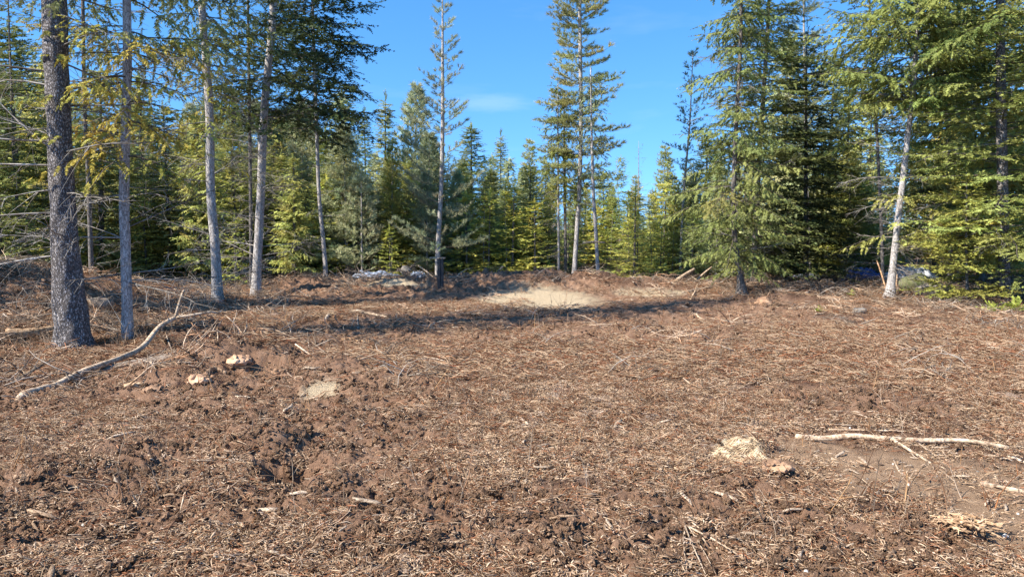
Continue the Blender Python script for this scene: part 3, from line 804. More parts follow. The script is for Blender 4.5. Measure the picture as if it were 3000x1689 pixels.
def hero_tree(name, label, base_px, trace, width_px, top_h, bark, cat='tree', crown_kw=None, crown_mat=M_FIR, dead=None, depth=None, n=14, flare=.25, low_sprays=None, group=None, crowns=None, rough=.05):
    """trunk follows trace = [(px, py), ...] from low to high in the plane at the base's distance; width_px = trunk widths along it"""
    g = ground(*base_px) if depth is None else None
    if depth is not None:
        p = at(base_px[0], 700, depth); g = Vector((p.x, depth, H(p.x, depth)))
    Y = g.y
    keys = [Vector((g.x, Y, g.z - .12))] + [at(px, py, Y) for px, py in trace]
    last = keys[-1]; prev = keys[-2]
    d = (last - prev); d /= max(d.z, .01); d = Vector((d.x * .6, 0, 1))
    extra = top_h - (last.z - g.z)
    if extra > .3: keys.append(last + d * extra)
    rad = [w / FP * Y / 2 for w in width_px]
    if extra > .3: rad.append(max(.015, rad[-1] * .12))
    root = empty(name, g, label, cat, group)
    # radii along length, not along key index
    pts = curve_pts(keys, 40 if Y < 14 else 26)
    zz = np.array([p.z for p in keys]); 
    rr_keys = np.interp(np.linspace(0, 1, len(keys)), np.linspace(0, 1, len(rad)), rad) if len(rad) != len(keys) else np.array(rad)
    pr = np.interp([p.z for p in pts], zz, rr_keys)
    hgt = np.array([p.z - g.z for p in pts]); pr = pr * (1 + 1.5 * flare * np.exp(-np.clip(hgt, 0, 9) / .24))
    mb = MB(); add_tube(mb, [p - g for p in pts], pr, n, (1, 1, 1), 0, rough, R.randrange(99))
    mb.build('trunk', bark, root)
    ax = line_axis(keys, g)
    if crown_kw: 
        for kw in (crown_kw if isinstance(crown_kw, list) else [crown_kw]):
            kw = dict(kw); mt = kw.pop('mat', crown_mat)
            crown(axis=ax, **kw).build('crown', [mt, M_BARK_MID], root, smooth=False)
    if dead:
        r = np.random.default_rng(dead.get('seed', 1)); nn = dead['n']
        zs = r.uniform(dead['z'][0], dead['z'][1], nn); Ls = r.uniform(*dead['L'], nn)
        az = r.uniform(0, 2 * PI, nn)
        if 'side' in dead:      # mostly in the plane across the view
            az = np.where(r.random(nn) < .5, r.normal(0, .6, nn), r.normal(PI, .6, nn))
        for q in dead_branches(dead.get('seed', 1) + 50, zs, Ls, az, ax, dead.get('r', .012), dead.get('subs', 8), dead.get('down', .15)):
            q.build('dead_branch', M_DEAD, root)
    return root, g, ax

T0 = time.time()
cone = lambda R0, p=.8, low=1.0: (lambda u: R0 * ((1 - u) ** p) * min(1, low + u * 4))
# the thick dark trunk
r1, g1, ax1 = hero_tree('fir_tree', 'thickest tree, with dark furrowed bark and bare grey branches, near the fallen log', (182, 872),
    [(182, 850), (170, 700), (157, 500), (148, 300), (138, 100), (136, 0)], [92, 80, 68, 57, 55, 54, 53], 14.5, M_BARK_DARK, n=56, flare=.16, rough=.13,
    crown_kw=[dict(seed=1, Ht=14.5, z0=5.2, radf=cone(2.2, .7, .6), style='fir', dz=.55, per=6, el=.1, droop=.35, frond=.24, step=.22, gap=.3)],
    dead=dict(n=28, z=(.9, 5.0), L=(.7, 2.1), side=1, seed=3, r=.011, subs=8))
# slim pale trunk
r2, g2, ax2 = hero_tree('fir_tree', 'slim smooth grey trunk just right of the thick dark trunk, with golden sprays high up', (321, 850),
    [(321, 830), (316, 640), (312, 480), (318, 250), (319, 0)], [27, 26, 24, 24, 21, 19], 12.0, M_BARK_PALE, n=20, flare=.15,
    crown_kw=[dict(seed=2, Ht=12, z0=4.3, radf=cone(1.9, .7, .6), style='hang', dz=.5, per=5, el=.15, droop=.5, frond=.20, step=.22, gap=.3),
              dict(seed=22, Ht=4.6, z0=2.7, radf=lambda u: 1.1 + .5 * u, style='hang', dz=.34, per=5, el=-.05, droop=.5, frond=.14, step=.17, gap=.15, mat=M_GOLD, tint=(1.3, 1.05, .6))],
    dead=dict(n=30, z=(.6, 4.2), L=(.6, 1.9), side=1, seed=5, r=.008, subs=9))
# third trunk
r3, g3, ax3 = hero_tree('fir_tree', 'tall straight grey trunk with rough bark, third thick trunk counting rightward from the dark one', (548, 758),
    [(547, 740), (541, 620), (530, 483), (527, 300), (518, 150), (507, 0)], [27, 25, 23, 21, 20, 18, 17], 14.0, M_BARK_PALE, n=20, flare=.25,
    crown_kw=[dict(seed=3, Ht=14, z0=5.0, radf=cone(2.3, .7, .6), style='hang', dz=.5, per=5, el=.1, droop=.5, frond=.24, step=.2, gap=.15),
              dict(seed=23, Ht=6.0, z0=3.2, radf=lambda u: 1.2, style='hang', dz=.45, per=4, el=-.1, droop=.6, frond=.16, step=.18, gap=.25, mat=M_GOLD, tint=(1.15, 1.0, .6))],
    dead=dict(n=36, z=(.3, 5.5), L=(.5, 1.9), seed=7, r=.009, subs=12))
r4, g4, ax4 = hero_tree('fir_tree', 'thin dark trunk standing between two thicker grey trunks', (633, 724),
    [(632, 700), (630, 483), (627, 250), (623, 0)], [10, 9, 8, 8, 6], 11.0, M_BARK_MID, n=10, flare=.15,
    crown_kw=[dict(seed=4, Ht=11, z0=4.6, radf=cone(1.9, .7, .7), style='fir', dz=.5, per=5, el=.05, droop=.4, frond=.24, step=.2, gap=.15, tint=(.8, .85, .8))],
    dead=dict(n=26, z=(.5, 4.6), L=(.5, 1.5), seed=9, r=.008, subs=9))
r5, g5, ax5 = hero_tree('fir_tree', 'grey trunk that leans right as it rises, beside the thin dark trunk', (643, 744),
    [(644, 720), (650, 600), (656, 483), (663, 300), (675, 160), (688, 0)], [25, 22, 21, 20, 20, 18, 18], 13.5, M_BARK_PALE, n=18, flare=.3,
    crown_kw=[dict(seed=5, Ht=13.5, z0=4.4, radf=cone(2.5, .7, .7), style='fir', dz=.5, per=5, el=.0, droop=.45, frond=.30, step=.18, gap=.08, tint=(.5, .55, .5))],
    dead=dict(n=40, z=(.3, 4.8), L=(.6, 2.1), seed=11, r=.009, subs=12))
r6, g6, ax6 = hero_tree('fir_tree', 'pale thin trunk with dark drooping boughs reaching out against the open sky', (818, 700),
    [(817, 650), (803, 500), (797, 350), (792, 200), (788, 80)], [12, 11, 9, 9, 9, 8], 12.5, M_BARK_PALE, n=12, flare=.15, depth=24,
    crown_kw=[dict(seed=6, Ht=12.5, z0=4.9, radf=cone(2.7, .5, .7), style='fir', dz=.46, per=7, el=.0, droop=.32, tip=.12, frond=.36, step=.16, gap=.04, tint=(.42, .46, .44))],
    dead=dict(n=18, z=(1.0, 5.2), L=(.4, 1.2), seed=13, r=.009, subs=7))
hero_tree('fir_tree', 'thin brown trunk seen in the gap right of the thick dark trunk', (231, 715),
    [(230, 680), (222, 450), (212, 250), (208, 0)], [13, 12, 10, 9, 8], 11, M_BARK_MID, n=10, depth=17.5,
    crown_kw=[dict(seed=7, Ht=11, z0=4.2, radf=cone(1.7, .7, .7), style='hang', dz=.5, per=5, el=.1, droop=.4, frond=.22, step=.2, gap=.15, tint=(1.1, 1.1, .9))],
    dead=dict(n=16, z=(.5, 4.2), L=(.4, 1.2), seed=15, r=.008, subs=8))
hero_tree('fir_tree', 'small dark leaning trunk in the shade at the far left edge of the clearing', (95, 700),
    [(88, 680), (60, 600), (42, 500), (34, 380), (30, 250)], [11, 10, 9, 8, 7, 6], 8, M_BARK_MID, n=9, depth=19.5,
    crown_kw=[dict(seed=8, Ht=8, z0=3.2, radf=cone(1.5, .8, .8), style='fir', dz=.42, per=5, el=.1, droop=.3, frond=.24, step=.18, gap=.1, tint=(.8, .85, .7))],
    dead=dict(n=14, z=(.5, 3.2), L=(.4, 1.2), seed=17, r=.008, subs=8))

# the centre pine
r9, g9, ax9 = hero_tree('pine_tree', 'slender young pine with upswept boughs, its leader alone against the sky behind the post', (1101, 700),
    [(1101, 640), (1109, 480), (1113, 330), (1113, 150), (1113, 60)], [14, 13, 11, 10, 7, 5], 9.25, M_BARK_PALE, n=10, depth=24, flare=.1,
    crown_kw=[dict(seed=31, Ht=9.3, z0=1.0, radf=lambda u: 1.7 * (1 - u) ** .62 * (1 if u < .5 else .74), style='pine', dz=.46, per=5, el=.35, droop=.05, tip=.25, frond=.17, step=.15, gap=.08, lop=lambda az: .35 + .65 * sstep(.35, 1.0, abs(((az + PI / 2 + PI) % (2 * PI)) - PI)), updown=.5, inner=.25, templ=PINES_FINE)], crown_mat=M_PINE)
# the tall pine and its neighbours
r10, g10, ax10 = hero_tree('pine_tree', 'tallest pale-trunked pine, standing free against the sky behind the sand mound', (1443, 704),
    [(1444, 690), (1452, 560), (1457, 480), (1461, 300), (1459, 120), (1458, 0)], [15, 12, 11, 11, 10, 9, 8], 13.5, M_BARK_PALE, n=12, flare=.2, depth=24.5,
    crown_kw=[dict(seed=32, Ht=13.5, z0=3.3, radf=lambda u: 1.5 * (1 - u) ** .40, style='pine', dz=.38, per=6, el=.10, droop=.12, tip=.25, frond=.19, step=.13, gap=.10, lop=lambda az: .25 + .75 * sstep(.35, 1.0, abs(((az + PI / 2 + PI) % (2 * PI)) - PI)), updown=.5, inner=.15, tint=(1.25, 1.16, .85), gold=.15, templ=PINES_FINE)], crown_mat=M_PINE,
    dead=dict(n=12, z=(1.0, 3.6), L=(.3, 1.0), seed=19, r=.008, subs=8))
hero_tree('pine_tree', 'thin pale trunk close to the right of the tallest pine, topped with drooping sprays', (1505, 712),
    [(1504, 690), (1497, 560), (1492, 483), (1489, 370), (1488, 340)], [11, 10, 9, 8, 7, 5], 6.6, M_BARK_PALE, n=9, flare=.1, depth=23.4,
    crown_kw=[dict(seed=33, Ht=6.6, z0=3.6, radf=lambda u: .95 * (1 - u * .6), style='hang', dz=.35, per=5, el=.1, droop=.5, frond=.18, step=.16, gap=.1)], crown_mat=M_PINE,
    dead=dict(n=12, z=(.6, 3.6), L=(.3, .9), seed=21, r=.007, subs=8))
for i, (bx, tx, ty, w, lab) in enumerate([(1405, 1403, 360, 6, 'thinner of two slim stems left of the tallest pine, yellowish sprays at its top'),
                                          (1422, 1419, 380, 8, 'darker slim stem left of the tallest pine, with a dense twiggy skirt')]):
    hero_tree('pine_tree', lab, (bx, 700), [(bx, 640), ((bx + tx) / 2, 500), (tx, ty)], [w + 1, w, w - 1, w - 2], 6.4 - .3 * i, [M_BARK_PALE, M_BARK_MID][i], n=8, depth=24.8 + .5 * i, flare=.1,
        crown_kw=[dict(seed=34 + i, Ht=6.4 - .3 * i, z0=2.7, radf=lambda u: 1.0 * (1 - u) ** .5 + .1, style='hang', dz=.33, per=5, el=.15, droop=.4, frond=.18, step=.15, gap=.05, gold=.15, tint=(.85, .85, .75))], crown_mat=M_GOLD,
        dead=dict(n=26, z=(.4, 3.0), L=(.4, 1.0), seed=25 + i, r=.007, subs=12))
# slim pine right of centre
hero_tree('pine_tree', 'slim sparse pine with a straight pale stem, between the tallest pine and the big firs', (1711, 690),
    [(1712, 650), (1718, 500), (1733, 330), (1738, 240)], [8, 7, 6, 5, 3], 7.9, M_BARK_PALE, n=8, depth=27, flare=.1,
    crown_kw=[dict(seed=36, Ht=7.9, z0=2.6, radf=lambda u: .95 * (1 - u) ** .5, style='pine', dz=.42, per=5, el=.3, droop=.1, tip=.2, frond=.15, step=.15, gap=.1, updown=.4, inner=.25)], crown_mat=M_PINE)
# the group of big firs right of centre
hero_tree('fir_tree', 'grey-trunked fir with a flared base and hanging lichen-grey sprays, left of the big dark fir', (1865, 738),
    [(1862, 700), (1848, 600), (1845, 480), (1852, 300), (1862, 120), (1864, 0)], [22, 15, 13, 12, 10, 9, 8], 11.5, M_BARK_MID, n=12, flare=.5,
    crown_kw=[dict(seed=41, Ht=11.5, z0=.9, radf=cone(1.9, .55, .6), style='hang', dz=.30, per=6, el=.0, droop=.45, frond=.19, step=.13, gap=.16, tint=(1.25, 1.18, .9))],
    dead=dict(n=34, z=(.4, 6), L=(.5, 1.5), seed=27, r=.008, subs=11))
hero_tree('fir_tree', 'biggest dense fir right of centre, its boughs sweeping down to the brush', (1893, 716),
    [(1895, 690), (1900, 560), (1907, 430), (1917, 280), (1930, 80), (1934, 0)], [16, 14, 13, 12, 11, 9, 8], 12.5, M_BARK_DARK, n=12, flare=.2,
    crown_kw=[dict(seed=42, Ht=12.5, z0=.5, radf=cone(2.4, .62, .8), style='fir', dz=.32, per=7, el=.05, droop=.30, tip=.1, frond=.20, step=.125, gap=.14, tint=(1.05, 1.02, .82))],
    dead=dict(n=14, z=(1, 8), L=(.8, 1.8), seed=29, r=.008, subs=9))
hero_tree('fir_tree', 'dark fir close behind the biggest fir on its right, above the snow patch', (2028, 704),
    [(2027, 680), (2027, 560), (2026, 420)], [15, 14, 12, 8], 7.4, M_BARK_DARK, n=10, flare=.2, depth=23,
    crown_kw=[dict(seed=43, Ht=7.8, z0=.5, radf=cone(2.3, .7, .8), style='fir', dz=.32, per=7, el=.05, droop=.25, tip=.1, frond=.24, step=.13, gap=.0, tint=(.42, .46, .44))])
hero_tree('pine_tree', 'tall thin-topped pine rising just right of the biggest fir', (2035, 700),
    [(2034, 660), (2028, 400), (2023, 150), (2021, 20)], [11, 10, 8, 6, 4], 10.9, M_BARK_PALE, n=9, depth=26, flare=.1,
    crown_kw=[dict(seed=44, Ht=10.9, z0=4.0, radf=lambda u: 1.35 * (1 - u) ** .55, style='pine', dz=.45, per=5, el=.3, droop=.1, tip=.2, frond=.19, step=.14, gap=.05, updown=.4, inner=.2, templ=PINES_FINE)], crown_mat=M_PINE)
# the right-hand edge
hero_tree('fir_tree', 'thin crooked stem left of the pale leaning trunk, dark sprays at its top', (2222, 735),
    [(2220, 700), (2217, 600), (2212, 480), (2203, 300), (2194, 150), (2188, 60)], [9, 8, 8, 7, 7, 6, 5], 9.2, M_BARK_MID, n=9, flare=.1, depth=20,
    crown_kw=[dict(seed=45, Ht=9.2, z0=4.0, radf=lambda u: 1.6 * (1 - u) ** .4, style='fir', dz=.36, per=5, el=.1, droop=.35, frond=.23, step=.16, gap=.12, gold=.2, tint=(1.3, 1.25, .85))],
    dead=dict(n=22, z=(.6, 6), L=(.4, 1.4), seed=33, r=.007, subs=10))
hero_tree('fir_tree', 'pale grey trunk leaning right with a split flared base, nearest trunk at the right', (2235, 748),
    [(2240, 720), (2252, 610), (2262, 520), (2272, 440), (2283, 340), (2297, 230), (2306, 80), (2310, 0)], [24, 18, 16, 15, 14, 13, 12, 10, 9], 11.5, M_BARK_PALE, n=16, flare=.4,
    crown_kw=[dict(seed=46, Ht=11.5, z0=4.6, radf=cone(3.0, .6, .7), style='hang', dz=.32, per=7, el=.1, droop=.30, frond=.19, step=.125, gap=.06, tvar=.4, gold=.05, tint=(.95, 1.0, .9), mat=M_GOLD),
              dict(seed=47, Ht=3.9, z0=1.6, radf=lambda u: 1.2, style='hang', dz=.6, per=3, el=.0, droop=.3, frond=.2, step=.2, gap=.4, tint=(1.1, 1.05, .9), mat=M_GOLD)],
    dead=dict(n=34, z=(.7, 5.2), L=(.6, 2.0), seed=35, r=.009, subs=9))
hero_tree('fir_tree', 'darker trunk right of the pale leaning one, half hidden by bright boughs', (2392, 735),
    [(2390, 690), (2387, 500), (2385, 350), (2383, 100)], [14, 13, 12, 12, 10], 11.5, M_BARK_DARK, n=10, flare=.2, depth=21,
    crown_kw=[dict(seed=48, Ht=11.5, z0=2.0, radf=cone(2.3, .55, .6), style='hang', dz=.34, per=7, el=.1, droop=.35, frond=.20, step=.13, gap=.06, tvar=.4, tint=(.8, .88, .85), mat=M_GOLD)],
    dead=dict(n=16, z=(1, 7), L=(.8, 2.0), seed=37, r=.009, subs=8))
hero_tree('fir_tree', 'thick-trunked dense fir with bright yellow-green boughs at the right edge of the clearing', (2528, 765),
    [(2526, 720), (2522, 500), (2518, 300), (2516, 120), (2515, 0)], [27, 25, 24, 23, 20, 18], 12.5, M_BARK_DARK, n=14, flare=.25,
    crown_kw=[dict(seed=49, Ht=12.5, z0=.8, radf=cone(2.35, .5, .8), style='fir', dz=.32, per=7, el=.05, droop=.30, frond=.19, step=.125, gap=.04, tvar=.45, tint=(.8, .9, .85), mat=M_GOLD)],
    dead=dict(n=14, z=(.6, 6), L=(.8, 2.2), seed=39, r=.009, subs=8))
hero_tree('fir_tree', 'low spreading young fir with flat yellow-green layers, right of the pale leaning trunk', (2432, 762),
    [(2432, 730), (2430, 640)], [9, 8, 6], 2.9, M_BARK_MID, n=8, flare=.1,
    crown_kw=[dict(seed=50, Ht=2.9, z0=.3, radf=cone(1.45, .6, .8), style='fir', dz=.22, per=7, el=.0, droop=.15, frond=.2, step=.13, gap=.0, gold=.1, tint=(1.0, 1.0, .8), mat=M_GOLD)])
print('hero trees', time.time() - T0)

# ------------------------------------------------------------------ the wood behind: a few kinds, copied one by one
T0 = time.time()
def proto_tree(kind, Ht, mb_crown, cmat, bark, tr, clear=0.0, lean=0.0, dead=0, seed=0):
    k = 14
    keys = [(0, 0, -.3), (lean * .3, 0, Ht * .4), (lean, 0, Ht * .97)]
    mt = trunk_mesh(keys, [tr * 1.15, tr * .8, tr * .12], 7, k, .05, seed)
    if dead:
        r = np.random.default_rng(seed)
        for q in dead_branches(seed, r.uniform(.5, max(clear, 1), dead), r.uniform(.3, .9, dead), r.uniform(0, 2 * PI, dead), lambda z: np.array([0, 0, 0.]), .007, 6):
            v = np.concatenate(q.v); f = np.concatenate(q.f); mt.add(v, f, (1.2, 1.2, 1.2), 1)
    tm = mt.build('trunk', [bark, M_DEAD], link=False)
    cm = mb_crown.build('crown', [cmat, M_BARK_MID], link=False, smooth=False) if mb_crown is not None else None
    return (kind, Ht, tm, cm)
K = {}
LIFT = 1.38
def addk(key, name, Ht, mb, cm, bark, tr, **kw): K[key] = proto_tree(name, Ht, mb, cm, bark, tr, **kw)
addk('fir_a', 'fir_tree', 9, crown(60, 9, .3, cone(2.15, .8, .9), dz=.31, per=7, el=.08, droop=.28, frond=0.38, step=.19, tint=(1.30, 1.18, .95)), M_FIR, M_BARK_MID, .10)
addk('fir_b', 'fir_tree', 10, crown(61, 10, .8, cone(2.0, .75, .8), dz=.32, per=7, el=.02, droop=.35, frond=0.40, step=.19, gap=.06, tint=(1.15, 1.1, .95)), M_FIR, M_BARK_MID, .11)
addk('fir_c', 'fir_tree', 8, crown(62, 8, .2, cone(1.6, .9, .9), dz=.27, per=7, el=.15, droop=.2, frond=0.33, step=.17, tint=(1.4, 1.28, 1.0)), M_FIR, M_BARK_MID, .08)
addk('spire', 'fir_tree', 9, crown(63, 9, .5, cone(1.35, 1.0, .9), dz=.28, per=7, el=.0, droop=.3, frond=0.333, step=.18, gap=.04, tint=(1.2, 1.15, 1.0)), M_FIR, M_BARK_MID, .09)
addk('hang', 'fir_tree', 10, crown(64, 10, 1.2, cone(2.05, .65, .8), style='hang', dz=.32, per=7, el=.1, droop=.3, frond=0.384, step=.18, gap=.06, gold=.15), M_GOLD, M_BARK_MID, .10)
addk('hang_b', 'fir_tree', 9, crown(65, 9, .6, cone(1.8, .7, .8), style='hang', dz=.32, per=7, el=.1, droop=.3, frond=0.358, step=.19, gap=.10, tint=(1.1, 1.1, .95)), M_PINE, M_BARK_MID, .09)
addk('pine', 'pine_tree', 9, crown(66, 9, .7, lambda u: 1.7 * (1 - u) ** .6, style='pine', dz=.36, per=7, el=.3, droop=.1, tip=.25, frond=0.320, step=.17, updown=.4, inner=.2), M_PINE, M_BARK_PALE, .09)
addk('pine_b', 'pine_tree', 8, crown(67, 8, .4, lambda u: 1.5 * (1 - u) ** .7, style='pine', dz=.33, per=7, el=.35, droop=.05, tip=.25, frond=0.294, step=.17, updown=.4, inner=.2, tint=(1.05, 1.1, 1.0)), M_PINE, M_BARK_PALE, .08)
addk('slim', 'pine_tree', 9, crown(68, 9, 2.2, lambda u: .95 * (1 - u) ** .5 + .08, style='pine', dz=.34, per=6, el=.3, droop=.15, tip=.25, frond=0.282, step=.18, gap=.12, gold=.15, tint=(.85, .85, .8)), M_GOLD, M_BARK_PALE, .055, clear=3, dead=14, seed=4)
addk('slim_b', 'pine_tree', 9, crown(69, 9, 3.0, lambda u: .85 * (1 - u) ** .5 + .1, style='hang', dz=.36, per=6, el=.2, droop=.3, frond=0.282, step=.18, gap=.15, tint=(1.0, 1.0, .85)), M_GOLD, M_BARK_PALE, .05, clear=4, dead=20, seed=5, lean=.5)
def bare_tree(seed, Ht):
    mb = MB(); r = np.random.default_rng(seed); n = 60
    zs = np.sort(r.uniform(1, Ht * .98, n)); Ls = (.25 + .75 * (1 - zs / Ht) ** .6) * r.uniform(.5, 1.2, n)
    for q in dead_branches(seed, zs, Ls, r.uniform(0, 2 * PI, n), lambda z: np.array([0, 0, 0.]), .008, 9, down=-.15):
        mb.add(np.concatenate(q.v), np.concatenate(q.f), (1.1, 1.08, 1.05), 1)
    return mb
def proto_bare():
    mb = bare_tree(8, 8); return mb
_b = bare_tree(8, 8); K['bare'] = ('dead_tree', 8, trunk_mesh([(0, 0, -.3), (.1, 0, 3), (.3, 0, 8)], [.06, .045, .008], 7, 12, .05, 3).build('trunk', M_DEAD, link=False), _b.build('bare_branches', [M_DEAD, M_DEAD], link=False))
addk('young', 'young_fir', 3, crown(70, 3, .12, cone(.95, .8, .9), dz=.22, per=6, el=.1, droop=.2, frond=.22, step=.15, gold=.1, tint=(1.15, 1.15, .9)), M_GOLD, M_BARK_MID, .035)
addk('young_b', 'young_fir', 3, crown(71, 3, .12, cone(.9, .9, .9), dz=.22, per=6, el=.12, droop=.2, frond=.22, step=.15, tint=(1.25, 1.3, 1.0)), M_FIR, M_BARK_MID, .035)
addk('young_p', 'young_pine', 2.6, crown(72, 2.6, .15, lambda u: .75 * (1 - u) ** .8, style='pine', dz=.26, per=5, el=.4, droop=.0, tip=.2, frond=.17, step=.13, inner=.2), M_PINE, M_BARK_PALE, .03)
print('kinds', {k: len(v[3].data.polygons) for k, v in K.items()})

USED = set()
def put_tree(key, px, Y, top_py=None, height=None, label='', cat='tree', group=None, squeeze=1.0):
    kind, Hn, tm, cm = K[key]
    p = at(px, 700, Y); x = p.x; gz = H(x, Y)
    if height is None:
        height = at(px, top_py, Y).z - gz
    s = height / Hn
    root = empty(kind, (x, Y, gz), label, cat, group)
    root.rotation_euler = (R.gauss(0, .015), R.gauss(0, .015), R.uniform(0, 2 * PI)); w = s * (R.uniform(.95, 1.1) if key in ('spire', 'slim', 'slim_b', 'bare', 'young_p') else R.uniform(1.1, 1.42)) * squeeze
    root.scale = (w, w, s)
    for src in (tm, cm):
        if src is None: continue
        c = src.copy(); COL.objects.link(c); c.parent = root
    return root

put_tree('fir_a', CX + FP * (-11.6 / 12.2), 12.2, height=13, label='tall unseen fir added beyond the left picture edge to shade the ground before the mound', squeeze=.5)  # unseen fir, added only to throw the shadow band before the mound
# those that stand out
NAMED = [
    ('spire', 968, 33, 237, 'narrow dark spire-topped fir on the skyline left of the slender pine'),
    ('pine', 1040, 34, 222, 'broad blue-green pine on the skyline immediately left of the slender pine'),
    ('spire', 925, 37, 278, 'thin-tipped conifer peeping up left of the narrow dark spire'),
    ('hang_b', 872, 31, 235, 'rounded grey-green conifer under the dark drooping boughs'),
    ('fir_b', 1185, 30, 318, 'dark full fir on the skyline just right of the slender pine'),
    ('pine_b', 1150, 27, 430, 'bushy blue-green pine filling the space right of the post'),
    ('pine', 1075, 26, 440, 'pale blue-green pine with upswept tufts, directly left of the post'),
    ('spire', 1258, 37, 330, 'thin pointed conifer rising between the dark full fir and the tallest pine'),
    ('slim', 1325, 41, 352, 'spindly pale-tipped conifer in the gap left of the tallest pine'),
    ('fir_c', 1370, 38, 400, 'short rounded conifer tip in the gap just left of the tallest pine'),
    ('bare', 1604, 33, 355, 'leafless grey tree leaning in the gap right of the tallest pine'),
    ('slim_b', 1560, 38, 395, 'yellowish slim conifer right behind the tallest pine'),
    ('slim', 1664, 35, 368, 'slim yellow-green conifer between the leafless tree and the slim sparse pine'),
    ('young_p', 911, 26, 432, 'small light green pine with a white stem, in front of the dark wood'),
    ('young', 1228, 25.5, 480, 'bright green young fir with tiered boughs right of the post'),
    ('fir_a', 985, 28, 395, 'full green fir below the narrow spire, left of the post'),
    ('young', 1290, 26, 520, 'feathery light green sapling below the gap in the skyline'),
    ('hang', 742, 24, 395, 'yellow-green fir behind the right-leaning grey trunk'),
    ('fir_a', 690, 27, 330, 'dark fir directly behind the right-leaning grey trunk'),
    ('fir_b', 590, 29, 225, 'dark tall fir in the gap between the straight and the leaning grey trunks'),
    ('hang', 510, 24, 300, 'olive-tinted fir behind the tall straight grey trunk'),
    ('fir_a', 430, 25, 262, 'broad dark fir between the slim grey and the tall straight trunks'),
    ('fir_b', 370, 30, 190, 'high dark fir crown behind the slim grey trunk'),
    ('fir_a', 255, 24, 160, 'dark fir with layered boughs between the thick dark trunk and the slim grey one'),
    ('fir_b', 60, 22, 60, 'tall dark fir at the left edge of the picture behind the leaning stem'),
    ('hang', 130, 25, 150, 'olive fir hidden mostly by the thick dark trunk'),
    ('fir_a', 5, 19, 190, 'bushy fir cut off by the left edge of the picture'),
    ('fir_b', 2075, 33, 140, 'tall sunlit conifer in the gap right of the biggest fir'),
    ('hang', 2120, 27, 190, 'yellow-green fir between the dark fir and the thin crooked stem'),
    ('hang_b', 2175, 30, 230, 'soft grey-green conifer behind the thin crooked stem'),
    ('hang', 2350, 25, 60, 'sunlit olive fir behind the pale leaning trunk'),
    ('hang', 2465, 23, -60, 'tall dense yellow-green fir left of the thick-trunked fir'),
    ('hang', 2590, 20, -120, 'bright yellow-green fir cut off by the right edge of the picture'),
    ('fir_a', 2130, 26, 400, 'low dark fir in the shade above the blue sheet'),
    ('pine_b', 1800, 25, 420, 'blue-green pine in front of the grey-trunked fir on its left'),
    ('fir_c', 1770, 28, 330, 'pointed fir left of the lichen-grey fir'),
    ('hang_b', 1960, 27, 90, 'tall conifer whose top shows above the biggest fir'),
]
for k_, px, Y, ty, lab in NAMED: put_tree(k_, px, Y, top_py=ty, label=lab)

PLACES = [(0, 170, 'left of the thick dark trunk'), (170, 320, 'just right of the thick trunk'), (320, 540, 'right of the slim grey trunk'),
          (540, 660, 'behind the close grey trunks'), (660, 810, 'right of the right-leaning trunk'), (810, 950, 'behind the left mound end'),
          (950, 1100, 'behind the snowy brush pile'), (1100, 1250, 'just right of the post'), (1250, 1440, 'left of the tallest pine'), (1440, 1600, 'behind the tallest pine'),
          (1600, 1720, 'beyond the leafless leaning tree'), (1720, 1850, 'left of the lichen-grey fir'), (1850, 2030, 'behind the biggest fir'), (2030, 2220, 'above the blue sheet'),
          (2220, 2400, 'behind the pale leaning trunk'), (2400, 2600, 'behind the right-hand firs')]
def where(px):
    for a, b, s in PLACES:
        if a <= px < b: return s
    return PLACES[0][2] if px < 0 else PLACES[-1][2]
KW = {'fir_a': 'full dark green fir', 'fir_b': 'tall dark fir', 'fir_c': 'neat pointed fir', 'spire': 'narrow fir', 'hang': 'yellow-green fir', 'hang_b': 'soft grey-green conifer', 'pine': 'blue-green pine',
      'pine_b': 'bushy blue-green pine', 'slim': 'slim bare-stemmed pine', 'slim_b': 'thin leaning pine', 'bare': 'leafless grey tree', 'young': 'bright green young fir', 'young_b': 'mid-green young fir', 'young_p': 'pale-stemmed young pine'}
FILL = []
def filler(key, px, Y, ty=None, height=None, row=''):
    lab = '%s %s, %s' % (KW[key], where(px), row)
    o = put_tree(key, px, Y, top_py=ty, height=height, label=lab, group='%ss %s' % (KW[key], row), cat='tree')
    FILL.append((lab, px, o))
def prof(px):
    return np.interp(px, [-200, 0, 200, 450, 620, 800, 900, 1100, 1250, 1320, 1500, 1650, 1760, 1900, 2050, 2200, 2400, 2700], [100, 130, 190, 240, 230, 250, 300, 330, 360, 395, 410, 400, 350, 300, 280, 300, 260, 120])
RR = random.Random(5)
# second row
x = -180
while x < 2760:
    if not (2230 < x < 2350):
        key = RR.choice(['fir_a', 'fir_b', 'fir_a', 'hang', 'fir_c', 'pine'] if x < 760 else ['fir_a', 'hang', 'pine', 'fir_c', 'spire', 'hang_b', 'pine_b'] if x < 1320 else ['slim', 'slim_b', 'hang_b', 'spire', 'slim', 'fir_c', 'slim_b', 'hang'] if x < 1780 else ['fir_a', 'hang', 'hang', 'pine', 'hang_b'])
        Y = RR.uniform(29, 39); ty = prof(x) + RR.uniform(5, 110)
        filler(key, x, Y, ty, row='in the second row')
    x += RR.uniform(40, 74)
x = -180
while x < 2760:
    key = RR.choice(['fir_b', 'fir_a', 'spire', 'hang_b', 'pine'] if x < 1320 or x > 1780 else ['slim', 'slim_b', 'spire', 'hang_b', 'slim', 'bare'])
    Y = RR.uniform(42, 58); ty = prof(x) + RR.uniform(30, 120)
    filler(key, x, Y, ty, row='farthest back')
    x += RR.uniform(42, 80) * (1.5 if x > 2150 else 1)
x = -250
